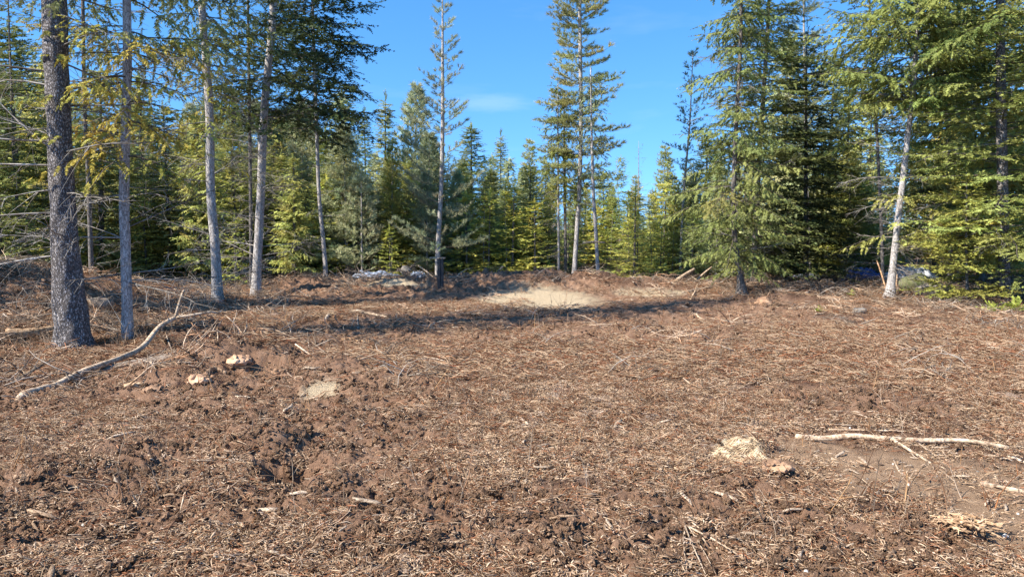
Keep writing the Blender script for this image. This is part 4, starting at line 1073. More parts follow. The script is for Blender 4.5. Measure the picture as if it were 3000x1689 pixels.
while x < 2850:
    filler(RR.choice(['fir_b', 'fir_a', 'hang_b', 'fir_c']), x, RR.uniform(62, 85), min(prof(x) + 130, 520) + RR.uniform(0, 60), row='in the hazy distance')
    x += RR.uniform(48, 84)
for x in (1395, 1440, 1480, 1530, 1545, 1585, 1625, 1650, 1690, 1725, 1350, 1310):
    filler(RR.choice(['slim', 'slim_b', 'fir_c', 'hang_b', 'slim']), x + RR.uniform(-12, 12), RR.uniform(31, 44), prof(x) + RR.uniform(30, 150), row='in the thin stand')
for x in (1330, 1400, 1450, 1490, 1540, 1600, 1660, 1700):
    filler(RR.choice(['young', 'young_b', 'young']), x + RR.uniform(-12, 12), RR.uniform(30, 40), height=RR.uniform(1.8, 3.6), row='in the thin stand')
x = 660
while x < 1420:
    filler(RR.choice(['fir_a', 'pine', 'fir_a', 'fir_c', 'pine_b', 'hang_b']), x, RR.uniform(25.5, 31), prof(x) + RR.uniform(10, 170), row='in the front row')
    x += RR.uniform(36, 66)
for x in (340, 400, 470, 600, 640, 1745, 1980, 2100, 2160, 2060):
    filler(RR.choice(['fir_a', 'fir_c', 'fir_a', 'hang_b']), x, RR.uniform(24, 30), prof(x) + RR.uniform(60, 180), row='in the front row')
# young growth along the edge
x = -60
while x < 1760:
    if not 1385 < x < 1500:
        key = RR.choice(['young', 'young_b', 'young', 'young_p', 'young_b']); Y = RR.uniform(24.5, 29) if x > 640 else RR.uniform(20.5, 27)
        filler(key, x, Y, height=RR.uniform(1.5, 3.4), row='at the front edge')
    x += RR.uniform(38, 80)
for x in [1745, 1790, 2090, 2150, 2260, 2330, 2480, 2560, 2600, 1570, 1610, 1650, 1690]:
    Y = RR.uniform(24.5, 29)
    filler(RR.choice(['young', 'young_b', 'young']), x + RR.uniform(-12, 12), Y, height=RR.uniform(1.1, 2.6), row='at the front edge')
x = 560
while x < 1850:
    filler(RR.choice(['young', 'young_b', 'young_b', 'young']), x, RR.uniform(27, 38), height=RR.uniform(1.8, 4.2), row='deeper in the shade')
    x += RR.uniform(24, 44)
for x in (700, 860, 985, 1160, 1215, 1275, 1340, 1640, 1690, 1755):
    filler(RR.choice(['slim', 'slim_b']), x, RR.uniform(25, 29), prof(x) + RR.uniform(30, 120), row='with a grey stem')
_by = {}
for lab, px, o in FILL: _by.setdefault(lab, []).append((px, o))
for lab, L_ in _by.items():
    if len(L_) < 2: continue
    L_.sort(key=lambda q: q[0])
    names = {2: ['left', 'right'], 3: ['leftmost', 'middle', 'rightmost'], 4: ['leftmost', 'second', 'third', 'rightmost']}.get(len(L_), ['leftmost', 'second', 'third', 'fourth', 'rightmost', 'sixth', 'seventh', 'eighth'])
    for (px, o), w in zip(L_, names): o['label'] = w + ' ' + lab
print('wood', time.time() - T0)

# ------------------------------------------------------------------ brush along the edge of the wood
T0 = time.time()
def brush_clump(seed, n, R0, h, cols, w=.004, spread=.5, branch=2):
    r = np.random.default_rng(seed); mb = MB()
    for k in range(n):
        a = r.uniform(0, 2 * PI); q = R0 * math.sqrt(r.random()); p = np.array([math.cos(a) * q, math.sin(a) * q, -.02])
        L = h * r.uniform(.35, 1.2); d = np.array([r.normal(0, spread), r.normal(0, spread), 1.]); d /= np.linalg.norm(d)
        c = cols[r.integers(len(cols))] * r.uniform(.7, 1.2)
        b = np.array([r.normal(0, .3), r.normal(0, .3), -.1])
        P_ = np.array([p + d * L * t + b * L * t * t for t in (0, .35, .7, 1)])
        add_tube(mb, P_, [w, w * .8, w * .6, w * .3], 3, c, cap=False)
        for q in range(branch):
            u = r.uniform(.3, .9); pp, tt = interp(P_, np.array([u])); dd = tt[0] / np.linalg.norm(tt[0]) + r.normal(0, .6, 3); dd /= np.linalg.norm(dd); l = L * r.uniform(.2, .5)
            add_tube(mb, [pp[0], pp[0] + dd * l * .5, pp[0] + dd * l + np.array([0, 0, -.06 * l])], [w * .6, w * .5, w * .25], 3, c, cap=False)
    return mb.build('brush', M_STRAW, link=False)
GREY = np.array([(.42, .39, .36), (.55, .52, .48), (.32, .28, .25), (.62, .56, .50)], np.float32)
RUST = np.array([(.55, .27, .13), (.62, .36, .18), (.40, .22, .13), (.70, .48, .28), (.45, .30, .22)], np.float32)
def brushes():
    src = [brush_clump(400 + i, 26, .22, .42, GREY, .0045, .55) for i in range(4)] + [brush_clump(410 + i, 34, .20, .20, RUST, .004, .9) for i in range(4)] + [brush_clump(420 + i, 20, .30, .9, GREY, .006, .4, 4) for i in range(3)]
    n = 9000
    x, y = sample_ground(n, 10, 46, 1.0, .85)
    edge = 20.5 + 1.2 * noise2(x * .4, y * .2, 3)
    left = sstep(-4.2, -6.5, x + .25 * (y - 10)) * (y > 10)
    right = sstep(6.5, 9.5, x) * sstep(15.2, 17, y)
    p = np.maximum(np.maximum(sstep(0, 1.8, y - np.where(x > 5, 18.5, np.where(x < -5, 17.5, 22))), left * .8), right * .75)
    k = NR.random(n) < p * .75 * (.2 + .9 * sstep(-.3, .3, fbm(x * .6, y * .6, 2, 66))); x, y = x[k], y[k]; n = len(x)
    idx = np.where(NR.random(n) < .30, NR.integers(0, 4, n), np.where(NR.random(n) < .86, NR.integers(4, 8, n), NR.integers(8, 11, n)))
    idx = np.where((idx >= 8) & (y < 17), NR.integers(0, 4, n), idx)
    s = NR.uniform(.3, .85, n) * np.where(y < 24, .8, 1)
    ex = []; 
    for o in [q for q in scene.objects if q.type == 'EMPTY' and q.get('category') == 'tree' and q.location.y < 26 and '_' in q.name][:60]:
        for _ in range(10 if o.location.y < 20 else 5):
            a = NR.uniform(0, 2 * PI); q = NR.uniform(.12, .75); ex.append((o.location.x + math.cos(a) * q, o.location.y + math.sin(a) * q))
    ex = np.array(ex); m = len(ex); x = np.concatenate([x, ex[:, 0]]); y = np.concatenate([y, ex[:, 1]]); idx = np.concatenate([idx, NR.integers(0, 8, m)]); s = np.concatenate([s, NR.uniform(.35, .9, m)]); n = len(x)
    scatter('dry_brush', np.stack([x, y, surf(x, y)], -1), np.stack([NR.normal(0, .12, n), NR.normal(0, .12, n), NR.uniform(0, 2 * PI, n)], -1), s, idx, src, 'grey and rust dry brush tangled along the foot of the trees', 'brush')
    print('brush', n)
    def tangle(seed, n, R0, l0, l1, w0, w1, cols):
        r = np.random.default_rng(seed); mb = MB()
        for k in range(n):
            a = r.uniform(0, 2 * PI); q = R0 * math.sqrt(r.random()); p = np.array([math.cos(a) * q, math.sin(a) * q, abs(r.normal(.02, .05))])
            h = r.uniform(0, 2 * PI); el = r.normal(.05, .28); L = r.uniform(l0, l1); d = np.array([math.cos(h) * math.cos(el), math.sin(h) * math.cos(el), math.sin(el)])
            b = np.array([-d[1], d[0], 0]) * r.normal(0, .18) + np.array([0, 0, r.normal(.02, .12)]); w = r.uniform(w0, w1); c = cols[r.integers(len(cols))] * r.uniform(.7, 1.15)
            P_ = np.array([p + d * L * (t - .4) + b * L * (1 - (2 * t - 1) ** 2) for t in (0, .25, .5, .75, 1)])
            add_tube(mb, P_, w * np.array([.8, 1, .85, .6, .3]), 4, c, rough=.2, seed=k)
            for q in range(r.integers(0, 4)):
                u = r.uniform(.2, .9); pp, tt = interp(P_, np.array([u])); dd = tt[0] / np.linalg.norm(tt[0]) + r.normal(0, .7, 3); dd /= np.linalg.norm(dd); l = L * r.uniform(.15, .4)
                add_tube(mb, [pp[0], pp[0] + dd * l * .5, pp[0] + dd * l], [w * .45, w * .35, w * .15], 3, c, cap=False)
        return mb.build('tangle', M_DEAD if seed % 2 else M_STRAW, link=False)
    TC = np.array([(.95, .87, .78), (.7, .62, .55), (1.1, .98, .86), (.5, .40, .33), (.8, .55, .4)]); 
    src = [tangle(440 + i, 16, .32, .15, .75, .003, .009, TC if i % 2 == 0 else TC * 1.1) for i in range(7)]
    n = 5200; x, y = sample_ground(n, 7.5, 27, .9, .85)
    left = sstep(-2.8, -5.2, x + .18 * (y - 10)) * sstep(10.2, 11.2, y); right = sstep(5.5, 8.0, x) * sstep(13.5, 16, y); back = sstep(17, 20.5, y) * .8 * (1 - sstep(-.2, .6, 1 - np.abs(x - .8) / 2.5))
    p = np.maximum(np.maximum(left, right), back) * (.15 + 1.0 * sstep(-.25, .3, fbm(x * .8, y * .8, 2, 68))) + .035
    k = NR.random(n) < p; x, y = x[k], y[k]; n = len(x); print('tangles', n)
    scatter('broken_branches', np.stack([x, y, surf(x, y)], -1), tilt(x, y, NR.uniform(0, 2 * PI, n), .1), NR.uniform(.45, 1.25, n), NR.integers(0, 7, n), src, 'grey and tan broken branches tangled on the ground round the clearing', 'branches')
    # sparse upright stalks in the clearing
    src = [brush_clump(430 + i, 5, .12, .20, np.concatenate([GREY, RUST]), .0025, .45, 2) for i in range(4)]
    n = 420; x, y = sample_ground(n, 4.0, 19, .9); s = NR.uniform(.5, 1.5, n) * (1 + .02 * y)
    scatter('dead_stalks', np.stack([x, y, surf(x, y)], -1), np.stack([NR.normal(0, .2, n), NR.normal(0, .2, n), NR.uniform(0, 2 * PI, n)], -1), s, NR.integers(0, 4, n), src, 'thin dead stalks poking up out of the soil of the clearing', 'stalks')
    # bark chips and broken bits
    src = []
    for i in range(6):
        r = np.random.default_rng(500 + i); mb = MB(); L = 1.0
        add_tube(mb, [(-.5, 0, 0), (-.2, r.normal(0, .05), .03), (.2, r.normal(0, .06), .04), (.5, 0, 0)], [.05, .085, .08, .03], 6, (1.0, .95, .88) if i % 2 else (.75, .62, .5), rough=.35, seed=i, oval=.55)
        src.append(mb.build('chip', M_WOOD, link=False))
    n = 9000; x, y = sample_ground(n, 2.7, 22, 1.2); soil, lit, dirt, sand, pale = zones(x, y)
    k = NR.random(n) < (.35 + .6 * lit) * (1 - .5 * soil); x, y = x[k], y[k]; n = len(x)
    s = .035 + .05 * NR.random(n) ** 2 + .16 * NR.random(n) ** 9 + .006 * y * NR.random(n)
    yaw = np.where(NR.random(n) < .5, NR.normal(0, .5, n), NR.uniform(0, 2 * PI, n))
    scatter('wood_chips', np.stack([x, y, surf(x, y) + .012], -1), tilt(x, y, yaw, .15), s, NR.integers(0, 6, n), src, 'splintered wood chips and broken bits among the straw', 'wood chips')
    # pebbles on the bare dirt
    src = []
    for i in range(4):
        mb = MB(); v, f = lump(600 + i, .7, .25, base=ICO1); mb.add(v, f); src.append(mb.build('pebble', [M_PALEROCK, M_ROCK][i % 2], link=False))
    n = 1600; x, y = sample_ground(n, 2.8, 9, 1.2); soil, lit, dirt, sand, pale = zones(x, y)
    k = NR.random(n) < .15 + .7 * dirt; x, y = x[k], y[k]; n = len(x)
    scatter('pebbles', np.stack([x, y, surf(x, y)], -1), NR.uniform(-PI, PI, (n, 3)), .003 + .010 * NR.random(n) ** 3, NR.integers(0, 4, n), src, 'small stones loose on the bare dirt', 'pebbles')
brushes()
print('brush', time.time() - T0)

# ------------------------------------------------------------------ logs, sticks and roots
def gp(px, py, lift=0.0):
    g = ground(px, py); return Vector((g.x, g.y, surf1(g.x, g.y) + lift))
TAN = (1.0, .90, .78); PALE_ = (.98, .91, .82); GRY = (.72, .70, .68); RED = (.85, .55, .40); DRK = (.30, .25, .22); YEL = (1.1, .85, .55)
def stick_mesh(mb, pts, wpx, col, taper=.55, n=8, lifts=None, k=14, rough=.16, oval=None, ends=.85):
    P = []
    Ys = []
    for i, p in enumerate(pts):
        g = gp(p[0], p[1]); Ys.append(g.y)
        r = wpx / FP * g.y / 2
        lift = lifts[i] if lifts else 0
        P.append(g + Vector((0, 0, r * .35 + lift)))
    r = wpx / FP * (sum(Ys) / len(Ys)) / 2
    C = curve_pts(P, k); 
    # keep clear of the soil between the ends
    for q in range(len(C)):
        h = surf1(C[q].x, C[q].y) + r * .2
        if C[q].z < h: C[q] = Vector((C[q].x, C[q].y, h))
    rr = r * np.linspace(1, taper, k); rr[0] *= ends; rr[-1] *= ends
    org = C[0]
    add_tube(mb, C, rr, n, col, 0, rough, R.randrange(999), oval=oval)
    return C, r
def recentre(o):
    me = o.data; n = len(me.vertices); v = np.empty(n * 3, np.float32); me.vertices.foreach_get('co', v); v = v.reshape(-1, 3)
    c = np.array([v[:, 0].mean(), v[:, 1].mean(), v[:, 2].min()], np.float32); me.vertices.foreach_set('co', (v - c).ravel()); me.update(); o.location = c
def stick(name, label, pts, wpx, col=TAN, cat='stick', taper=.55, mat=None, **kw):
    mb = MB(); C, r = stick_mesh(mb, pts, wpx, col, taper, **kw)
    return finish_stick(mb, C, r, name, mat, label, cat, col)
def finish_stick(mb, C, r, name, mat, label, cat, col):
    for q in range(R.randint(0, 3)):
        i = R.randint(2, len(C) - 3); d = (C[i + 1] - C[i]).normalized() + Vector((R.gauss(0, .7), R.gauss(0, .7), R.uniform(0, .7))); d.normalize(); l = r * R.uniform(3, 9)
        add_tube(mb, [C[i], C[i] + d * l * .5, C[i] + d * l], [r * .45, r * .3, r * .16], 5, col, 0, .2, q)
    o = mb.build(name, mat or M_WOOD); recentre(o); return tag(o, label, cat)

# the big forked branch on the left
mb = MB()
C, r_ = stick_mesh(mb, [(47, 1003), (130, 980), (213, 950), (310, 917), (360, 897), (400, 868), (443, 850)], 17, PALE_, .8, n=10, lifts=[.0, .02, .05, .08, .12, .20, .30], k=30, rough=.14)
o = mb.build('fallen_branch', M_WOOD)
tag(o, 'long pale bent branch with an upright fork, lying across the brush at the left', 'branch')
fork = C[-1]
for nm, ends, w in (('side_limb', [(443, 850), (493, 843), (530, 836), (549, 838), (560, 830)], .022), ('upright_stub', [(443, 850), (450, 825), (459, 795), (465, 782)], .022), ('broken_twig', [(445, 848), (465, 838), (482, 826)], .010)):
    Y = fork.y; m2 = MB(); pts = [fork] + [at(a, b, Y + (.12 if nm == 'side_limb' else 0) * i) for i, (a, b) in enumerate(ends[1:])]
    off = fork - at(ends[0][0], ends[0][1], Y); pts = [pts[0]] + [p + off for p in pts[1:]]
    kk = 14; add_tube(m2, curve_pts(pts, kk), w * np.linspace(1, .35 if nm != 'upright_stub' else .75, kk), 8, PALE_, 0, .18, 5)
    m2.build(nm, M_WOOD, o)
# split boards behind it
for i, (p, lab) in enumerate([([(217, 942), (380, 915), (540, 888)], 'long weathered grey board just behind the bent branch'), ([(328, 930), (440, 911), (541, 895)], 'second grey board lying against the front of the longer one')]):
    mb = MB(); A = gp(*p[0], .03 + .03 * i); B = gp(*p[2], .10); M_ = gp(*p[1]); dz_ = max(0, M_.z + .05 - (A.z + B.z) / 2); A.z += dz_; B.z += dz_; 
    C = [A.lerp(B, t) for t in np.linspace(0, 1, 10)]; d = (B - A).normalized(); s = Vector((-d.y, d.x, 0)); V = []
    for j, c in enumerate(C):
        e = .004 * R.gauss(0, 1)
        for a, b in ((-1, -1), (1, -1), (1, 1), (-1, 1)): V.append(tuple(c + s * (a * .045 + e) + Vector((0, 0, b * .014 + a * .012 + e))))
    F = []
    for j in range(9):
        for q in range(4):
            a, b = j * 4 + q, j * 4 + (q + 1) % 4; F += [[a, b, b + 4], [a, b + 4, a + 4]]
    F += [[0, 3, 2], [0, 2, 1], [36, 37, 38], [36, 38, 39]]
    mb.add(V, F, (.74, .72, .70)); o = mb.build('weathered_board', M_WOOD, smooth=False); recentre(o); tag(o, lab, 'board')
stick('fallen_log', 'cut log with pale stripped bark lying left of the thick dark trunk', [(14, 852), (80, 850), (142, 842)], 25, (1.0, .82, .62), 'log', .9, n=14, k=16, lifts=[.05] * 3, rough=.07)
stick('fallen_log', 'dark log between the thick dark trunk and the slim grey trunk', [(222, 832), (262, 826), (306, 820)], 15, (.45, .36, .30), 'log', .9, n=12, lifts=[.04] * 3, rough=.08)
# the white pole on the right
mb = MB(); C, r_ = stick_mesh(mb, [(2000, 1102), (2070, 1103), (2147, 1107), (2240, 1116), (2330, 1118), (2430, 1127), (2536, 1138)], 17, PALE_, .62, n=10, lifts=[.005, .01, .02, .03, .03, .03, .02], k=40, rough=.13)
o = mb.build('fallen_pole', M_WOOD); tag(o, 'long white debarked pole lying across the bare dirt at the right', 'log')
m2 = MB(); stick_mesh(m2, [(2249, 1119), (2290, 1140), (2343, 1167)], 10, PALE_, .5, lifts=[.03, .015, 0]); m2.build('side_limb', M_WOOD, o)
m2 = MB(); stick_mesh(m2, [(2310, 1124), (2340, 1140), (2366, 1158)], 5, PALE_, .5, lifts=[.02, .01, 0]); m2.build('side_limb', M_WOOD, o)

ST = [
    ('white crooked limb ending at the right picture edge beyond the long pole', [(2476, 1150), (2525, 1152), (2590, 1164)], 8, PALE_),
    ('grey stick parallel to and behind the left end of the long pole', [(2050, 1060), (2110, 1058), (2176, 1061)], 7, GRY),
    ('thin brown rod lying between the grey stick and the long pole', [(2084, 1084), (2180, 1086), (2281, 1087)], 6, TAN),
    ('chunky white log end cut off by the right picture edge', [(2464, 1218), (2510, 1226), (2590, 1240)], 15, PALE_),
    ('knuckly white stick pointing down right below the long pole', [(2160, 1150), (2180, 1166), (2206, 1184)], 8, PALE_),
    ('curly white root below the side limb of the long pole', [(2247, 1156), (2262, 1186), (2280, 1198), (2302, 1210)], 5, PALE_),
    ('thick knobbly light stick on the dark soil at the lower left', [(473, 1338), (530, 1326), (575, 1322), (618, 1330)], 13, TAN),
    ('dark curved root half buried at the lower left', [(183, 1366), (215, 1350), (236, 1330), (241, 1308)], 11, DRK),
    ('straight reddish stick slanting down through the litter at the left', [(209, 1052), (250, 1092), (303, 1138)], 6, RED),
    ('thin straw-coloured wand standing out of the dark soil', [(503, 1199), (470, 1245), (452, 1290)], 4, TAN),
    ('orange-brown twig slanting up to the right, left of the black hole', [(438, 1166), (465, 1118), (490, 1072)], 4, RED),
    ('long thin horizontal twig in the middle of the left foreground', [(266, 1180), (310, 1178), (356, 1182)], 4, TAN),
    ('short pale twig near the left picture edge', [(29, 1220), (76, 1210)], 4, TAN),
    ('thin pale wand slanting down right of the knobbly stick', [(728, 1272), (780, 1310), (828, 1344)], 4, RED),
    ('stubby log piece in the brown soil at the bottom centre', [(1207, 1266), (1252, 1263)], 14, GRY),
    ('short pale stick with a dark underside near the bottom centre', [(1038, 1288), (1071, 1297)], 6, TAN),
    ('reddish stick pointing at the camera right of centre', [(1438, 1216), (1455, 1250), (1472, 1281)], 6, RED),
    ('light brown stick slanting right in the lower centre soil', [(1314, 1334), (1360, 1371)], 6, TAN),
    ('tan stick near the bottom edge below the slanting one', [(1263, 1372), (1290, 1392), (1318, 1416)], 7, TAN),
    ('short stick leaning against a clod above the centre', [(1116, 1033), (1113, 1048), (1104, 1060)], 5, TAN),
    ('small cut stick in the dark soil of the middle', [(1097, 1162), (1132, 1180)], 5, PALE_),
    ('short upright stump of a stick at the lower left of centre', [(958, 1326), (961, 1354)], 8, TAN),
    ('grey stick lying diagonally in the pale litter right of centre', [(1451, 1038), (1490, 1060), (1537, 1091)], 7, GRY),
    ('broad pale splinter above the sawdust patch', [(1304, 1052), (1340, 1078)], 11, PALE_),
    ('white stick pointing right above the sawdust patches', [(1669, 990), (1717, 1007)], 6, PALE_),
    ('flat pale splinter on the brown soil near the centre', [(1110, 1114), (1156, 1108)], 7, PALE_),
    ('pale plank-like splinter lying in the sun in front of the mound', [(884, 787), (930, 790), (976, 797)], 9, PALE_),
    ('grey stub leaning on the ground at the left of the pale splinter', [(820, 806), (830, 790), (842, 775)], 9, GRY),
    ('thin upright stub at the left end of the pale splinter', [(901, 826), (899, 806), (900, 789)], 5, GRY),
    ('short log at the left end of the dark shadow strip', [(861, 851), (918, 862)], 9, (.9, .7, .5)),
    ('long curving root lying across the middle of the clearing', [(1193, 899), (1240, 892), (1291, 884), (1345, 890), (1410, 897)], 5, TAN),
    ('straight grey-brown pole just below the long curving root', [(1230, 904), (1280, 907), (1333, 906)], 8, TAN),
    ('small stub pointing at the camera below the long curving root', [(1257, 913), (1261, 930), (1265, 950)], 8, (.9, .75, .6)),
    ('whitish stick left of the stub below the curving root', [(974, 925), (1020, 917), (1080, 913)], 8, PALE_),
    ('pale flat stick right of the shadow strip', [(1560, 850), (1600, 856), (1640, 862)], 6, PALE_),
    ('long thin pale branch slanting down to the right of centre', [(1537, 932), (1590, 944), (1660, 962)], 8, TAN),
    ('second slanting pale branch just below the long thin one', [(1545, 917), (1600, 925), (1655, 930)], 5, TAN),
    ('thick light log piece right of centre, pointing right', [(1733, 940), (1775, 943), (1822, 955)], 12, TAN),
    ('short stub beyond the right end of the thick light log piece', [(1818, 924), (1851, 932)], 7, TAN),
    ('thin forked-looking stick right of the thick light log piece', [(1843, 947), (1870, 943), (1898, 932)], 6, TAN),
    ('brown stub standing behind the thick light log piece', [(1786, 925), (1811, 909)], 6, GRY),
    ('slim stick at the right end of the shadow strip', [(1744, 793), (1790, 817)], 5, TAN),
    ('stick leaning up from the ground left of the debris heap', [(1736, 754), (1750, 730), (1763, 712)], 5, TAN),
    ('short pale stick right of the debris heap', [(2050, 792), (2081, 789)], 6, PALE_),
    ('long faint pale stick far right in the clearing', [(2216, 809), (2250, 811), (2281, 812)], 5, PALE_),
    ('pale horizontal pole under the right-hand firs', [(2426, 778), (2460, 777), (2492, 778)], 6, PALE_),
    ('grey branch end at the right picture edge under the firs', [(2526, 790), (2555, 797), (2590, 802)], 9, PALE_),
    ('yellow stripped log in the brush before the blue sheet', [(2108, 709), (2132, 714), (2156, 722)], 9, YEL),
    ('thick grey log lying behind the debris heap', [(1955, 752), (1990, 745), (2036, 738)], 9, GRY),
    ('long grey pole in front of the debris heap pointing left', [(1715, 738), (1775, 727), (1830, 718)], 6, GRY),
    ('pale slab end over a dark hollow below the bent branch', [(312, 979), (362, 966)], 15, (1.1, .92, .72)),
    ('brown slab leaning on the soil bank left of centre', [(520, 944), (540, 930), (568, 912)], 14, (.75, .6, .48)),
    ('thin grey wand leaning behind the bent branch', [(402, 800), (420, 850), (441, 902)], 4, GRY),
]
for lab, pts, w, col in ST:
    stick('stick', lab, pts, w, col, 'stick', taper=R.uniform(.55, .85), n=7, k=12)
# leaning poles on the far side
def pole(label, a, b, Y, w, col=TAN, dy=.6, name='leaning_pole'):
    mb = MB(); A = at(a[0], a[1], Y); B = at(b[0], b[1], Y + dy); A.z = A.z if dy < .1 else min(A.z, H(A.x, A.y) + .05)
    C = curve_pts([A, A.lerp(B, .5) + Vector((0, 0, .03)), B], 12); rr = w / FP * Y / 2 * np.linspace(1, .6, 12)
    add_tube(mb, C, rr, 8, col, 0, .12, 3); o = mb.build(name, M_WOOD); recentre(o); return tag(o, label, 'pole')
pole('thick pale log propped up out of the brush beside the grey-trunked fir', (1672, 728), (1746, 676), 20.5, 12, TAN)
pole('short pale pole leaning in the brush left of the grey-trunked fir', (1742, 697), (1790, 671), 21, 7, TAN)
pole('bare grey pole leaning against the trees right of the post', (1232, 710), (1264, 670), 21.5, 5, PALE_)
pole('bleached pole leaning left of the post over the snowy brush', (1103, 700), (1052, 668), 22.5, 5, PALE_)
pole('thin bleached pole crossing above the other one left of the post', (1099, 715), (1050, 680), 22.0, 3.5, PALE_)
pole('slender stripped sapling leaning by the pale leaning trunk', (2230, 735), (2205, 655), 18.5, 5, (1.0, .75, .55))
pole('upright stripped stub right of the pale leaning trunk', (2250, 752), (2256, 690), 18.2, 6, (1.0, .82, .66))
pole('white stripped stake at the foot of the low spreading fir', (2340, 760), (2341, 738), 17.5, 5, PALE_)
pole('pale rail nailed across the thin trunk right of the tallest pine', (1465, 611), (1523, 610), 23.2, 5, PALE_, dy=.05, name='cross_rail')

# the post
g = gp(1108, 731); Y = g.y
root = empty('wooden_post', g - Vector((0, 0, .05)), 'square blackened post with a small board across its top, in front of the slender pine', 'post')
hgt = at(1108, 650, Y).z - g.z + .05; wv = 15.5 / FP * Y / 2
def box(mb, cx, cy, z0, z1, wx, wy, col=(1, 1, 1), jit=.0):
    k = 9; V = []
    for j in range(k):
        z = z0 + (z1 - z0) * j / (k - 1); e = jit * R.gauss(0, 1)
        for a, b in ((-1, -1), (1, -1), (1, 1), (-1, 1)): V.append((cx + a * wx + e, cy + b * wy + jit * R.gauss(0, 1), z))
    F = []
    for j in range(k - 1):
        for q in range(4):
            a, b = j * 4 + q, j * 4 + (q + 1) % 4; F += [[a, b, b + 4], [a, b + 4, a + 4]]
    n = (k - 1) * 4; F += [[0, 3, 2], [0, 2, 1], [n, n + 1, n + 2], [n, n + 2, n + 3]]
    mb.add(V, F, col)
mb = MB(); box(mb, -wv * .52, 0, 0, hgt, wv * .46, wv * .9, jit=.002); mb.build('plank', M_POST, root, smooth=False)
mb = MB(); box(mb, wv * .50, .01, 0, hgt * .99, wv * .46, wv * .9, jit=.002); mb.build('plank', M_POST, root, smooth=False)
mb = MB(); box(mb, -wv * .9, 0, hgt + .001, hgt + .035, wv * 2.5, wv * .9, (.9, .85, .78)); mb.build('top_board', M_WOOD, root, smooth=False)

# stump discs, boulders, snow, sheet
def lump_thing(name, label, cat, px, py, s, mat, seed, sq=.7, base=ICO3, sink=.3, Y=None):
    g = gp(px, py) if Y is None else Vector((at(px, 700, Y).x, Y, H(at(px, 700, Y).x, Y)))
    mb = MB(); v, f = lump(seed, sq, .3, base=base); mb.add(v * s, f); o = mb.build(name, mat); o.location = g + Vector((0, 0, s * sq * (1 - sink))); return tag(o, label, cat)
def soil_clump(label, px, py, s_, seed):
    g = gp(px, py); mb = MB(); r = np.random.default_rng(seed)
    v, f = lump(seed, .55, .4, base=ICO2); mb.add(v * s_ * .75, f)
    for k in range(46):
        v, f = lump(seed + k, .8, .5, base=ICO1 if k > 8 else ICO2); q = np.clip(r.normal(0, .36, 3), -.75, .75) * np.array([1.1, .8, .45]); q[2] = abs(q[2])
        mb.add(v * s_ * (r.uniform(.2, .32) if k < 9 else r.uniform(.08, .2)) + q * s_, f)
    o = mb.build('soil_clump', M_CLOD, smooth=False); o.location = g; return tag(o, label, 'soil clump')
lump_thing('boulder', 'mossy boulder at the foot of the pale leaning trunk', 'boulder', 2300, 735, .34, M_MOSS, 700, .8)
lump_thing('boulder', 'dark grey boulder beside the mossy one, half under the firs', 'boulder', 2340, 742, .26, M_ROCK, 701)
lump_thing('rock', 'small brown rock in the clearing right of the debris heap', 'rock', 2160, 789, .10, M_ROCK, 702)
soil_clump('big crumbly soil clump on the bank left of centre', 600, 925, .16, 703)
soil_clump('rounded soil clump beside the pale slab end', 385, 985, .12, 704)
soil_clump('dark soil clump just right of the white sawdust hump', 1955, 1180, .12, 705)
soil_clump('crumbly soil clump on the bank above the brown slab', 700, 925, .13, 707)
soil_clump('big soil clump below the split end of the grey boards', 500, 960, .15, 708)
lump_thing('stone', 'bright white stone on the bare dirt at the lower right', 'stone', 2528, 1349, .014, M_PALEROCK, 706)
mb = MB(); g = gp(252, 768); add_tube(mb, [(0, 0, -.1), (0, 0, .02), (0, 0, .09)], [.24, .21, .20], 16, (.62, .58, .55), 0, .12, 4); o = mb.build('tree_stump', M_WOOD); o.location = g; tag(o, 'low sawn grey stump between the thick dark trunk and the slim grey trunk', 'stump')

def sheet(name, label, cat, px, Y, rx, ry, h, mat, seed, kind=None):
    c = at(px, 700, Y); n = 40; mb = MB(); V = []; 
    u = np.linspace(-1, 1, n); X, Yg = np.meshgrid(u, u); rr = np.sqrt(X ** 2 + Yg ** 2) + .28 * fbm(X * 2 + seed, Yg * 2, 3, seed)
    x = c.x + X * rx; y = Y + Yg * ry
    z = hbase(x, y) + h * (1 - sstep(.35, 1.0, rr)) * (1 + .5 * fbm(X * 4, Yg * 4, 3, seed + 3)) - .05 * sstep(.8, 1, rr) - .03
    V = np.stack([x - c.x, y - Y, z - H(c.x, Y)], -1).reshape(-1, 3)
    i = np.arange(n - 1)[:, None] * n; j = np.arange(n - 1)[None]; a = i + j
    F = np.concatenate([np.stack([a, a + 1, a + n + 1], -1).reshape(-1, 3), np.stack([a, a + n + 1, a + n], -1).reshape(-1, 3)])
    mb.add(V, F); o = mb.build(name, mat); o.location = (c.x, Y, H(c.x, Y)); tag(o, label, cat, kind=kind); return o
sheet('snow_patch', 'leftover snow patch under the firs right of the pale leaning trunk', 'snow patch', 2290, 24.5, 1.0, .8, .42, M_SNOW, 3)
sheet('snow_patch', 'thin strip of snow in the shade under the dark fir', 'snow patch', 2050, 26.0, 1.3, .6, .12, M_DIRTY_SHADE, 5)
sheet('snow_patch', 'bluish shaded snow lying behind the brush pile left of the post', 'snow patch', 945, 24.2, 1.1, .5, .30, M_DIRTY_SHADE, 7)
sheet('snow_patch', 'small shaded snow heap closest to the post on its left', 'snow patch', 1050, 24.0, .4, .4, .32, M_DIRTY_SHADE, 9)
sheet('blue_sheet', 'crumpled blue plastic sheet lying in the brush left of the pale leaning trunk', 'plastic sheet', 2166, 24.0, .8, .5, .38, M_TARP, 11)

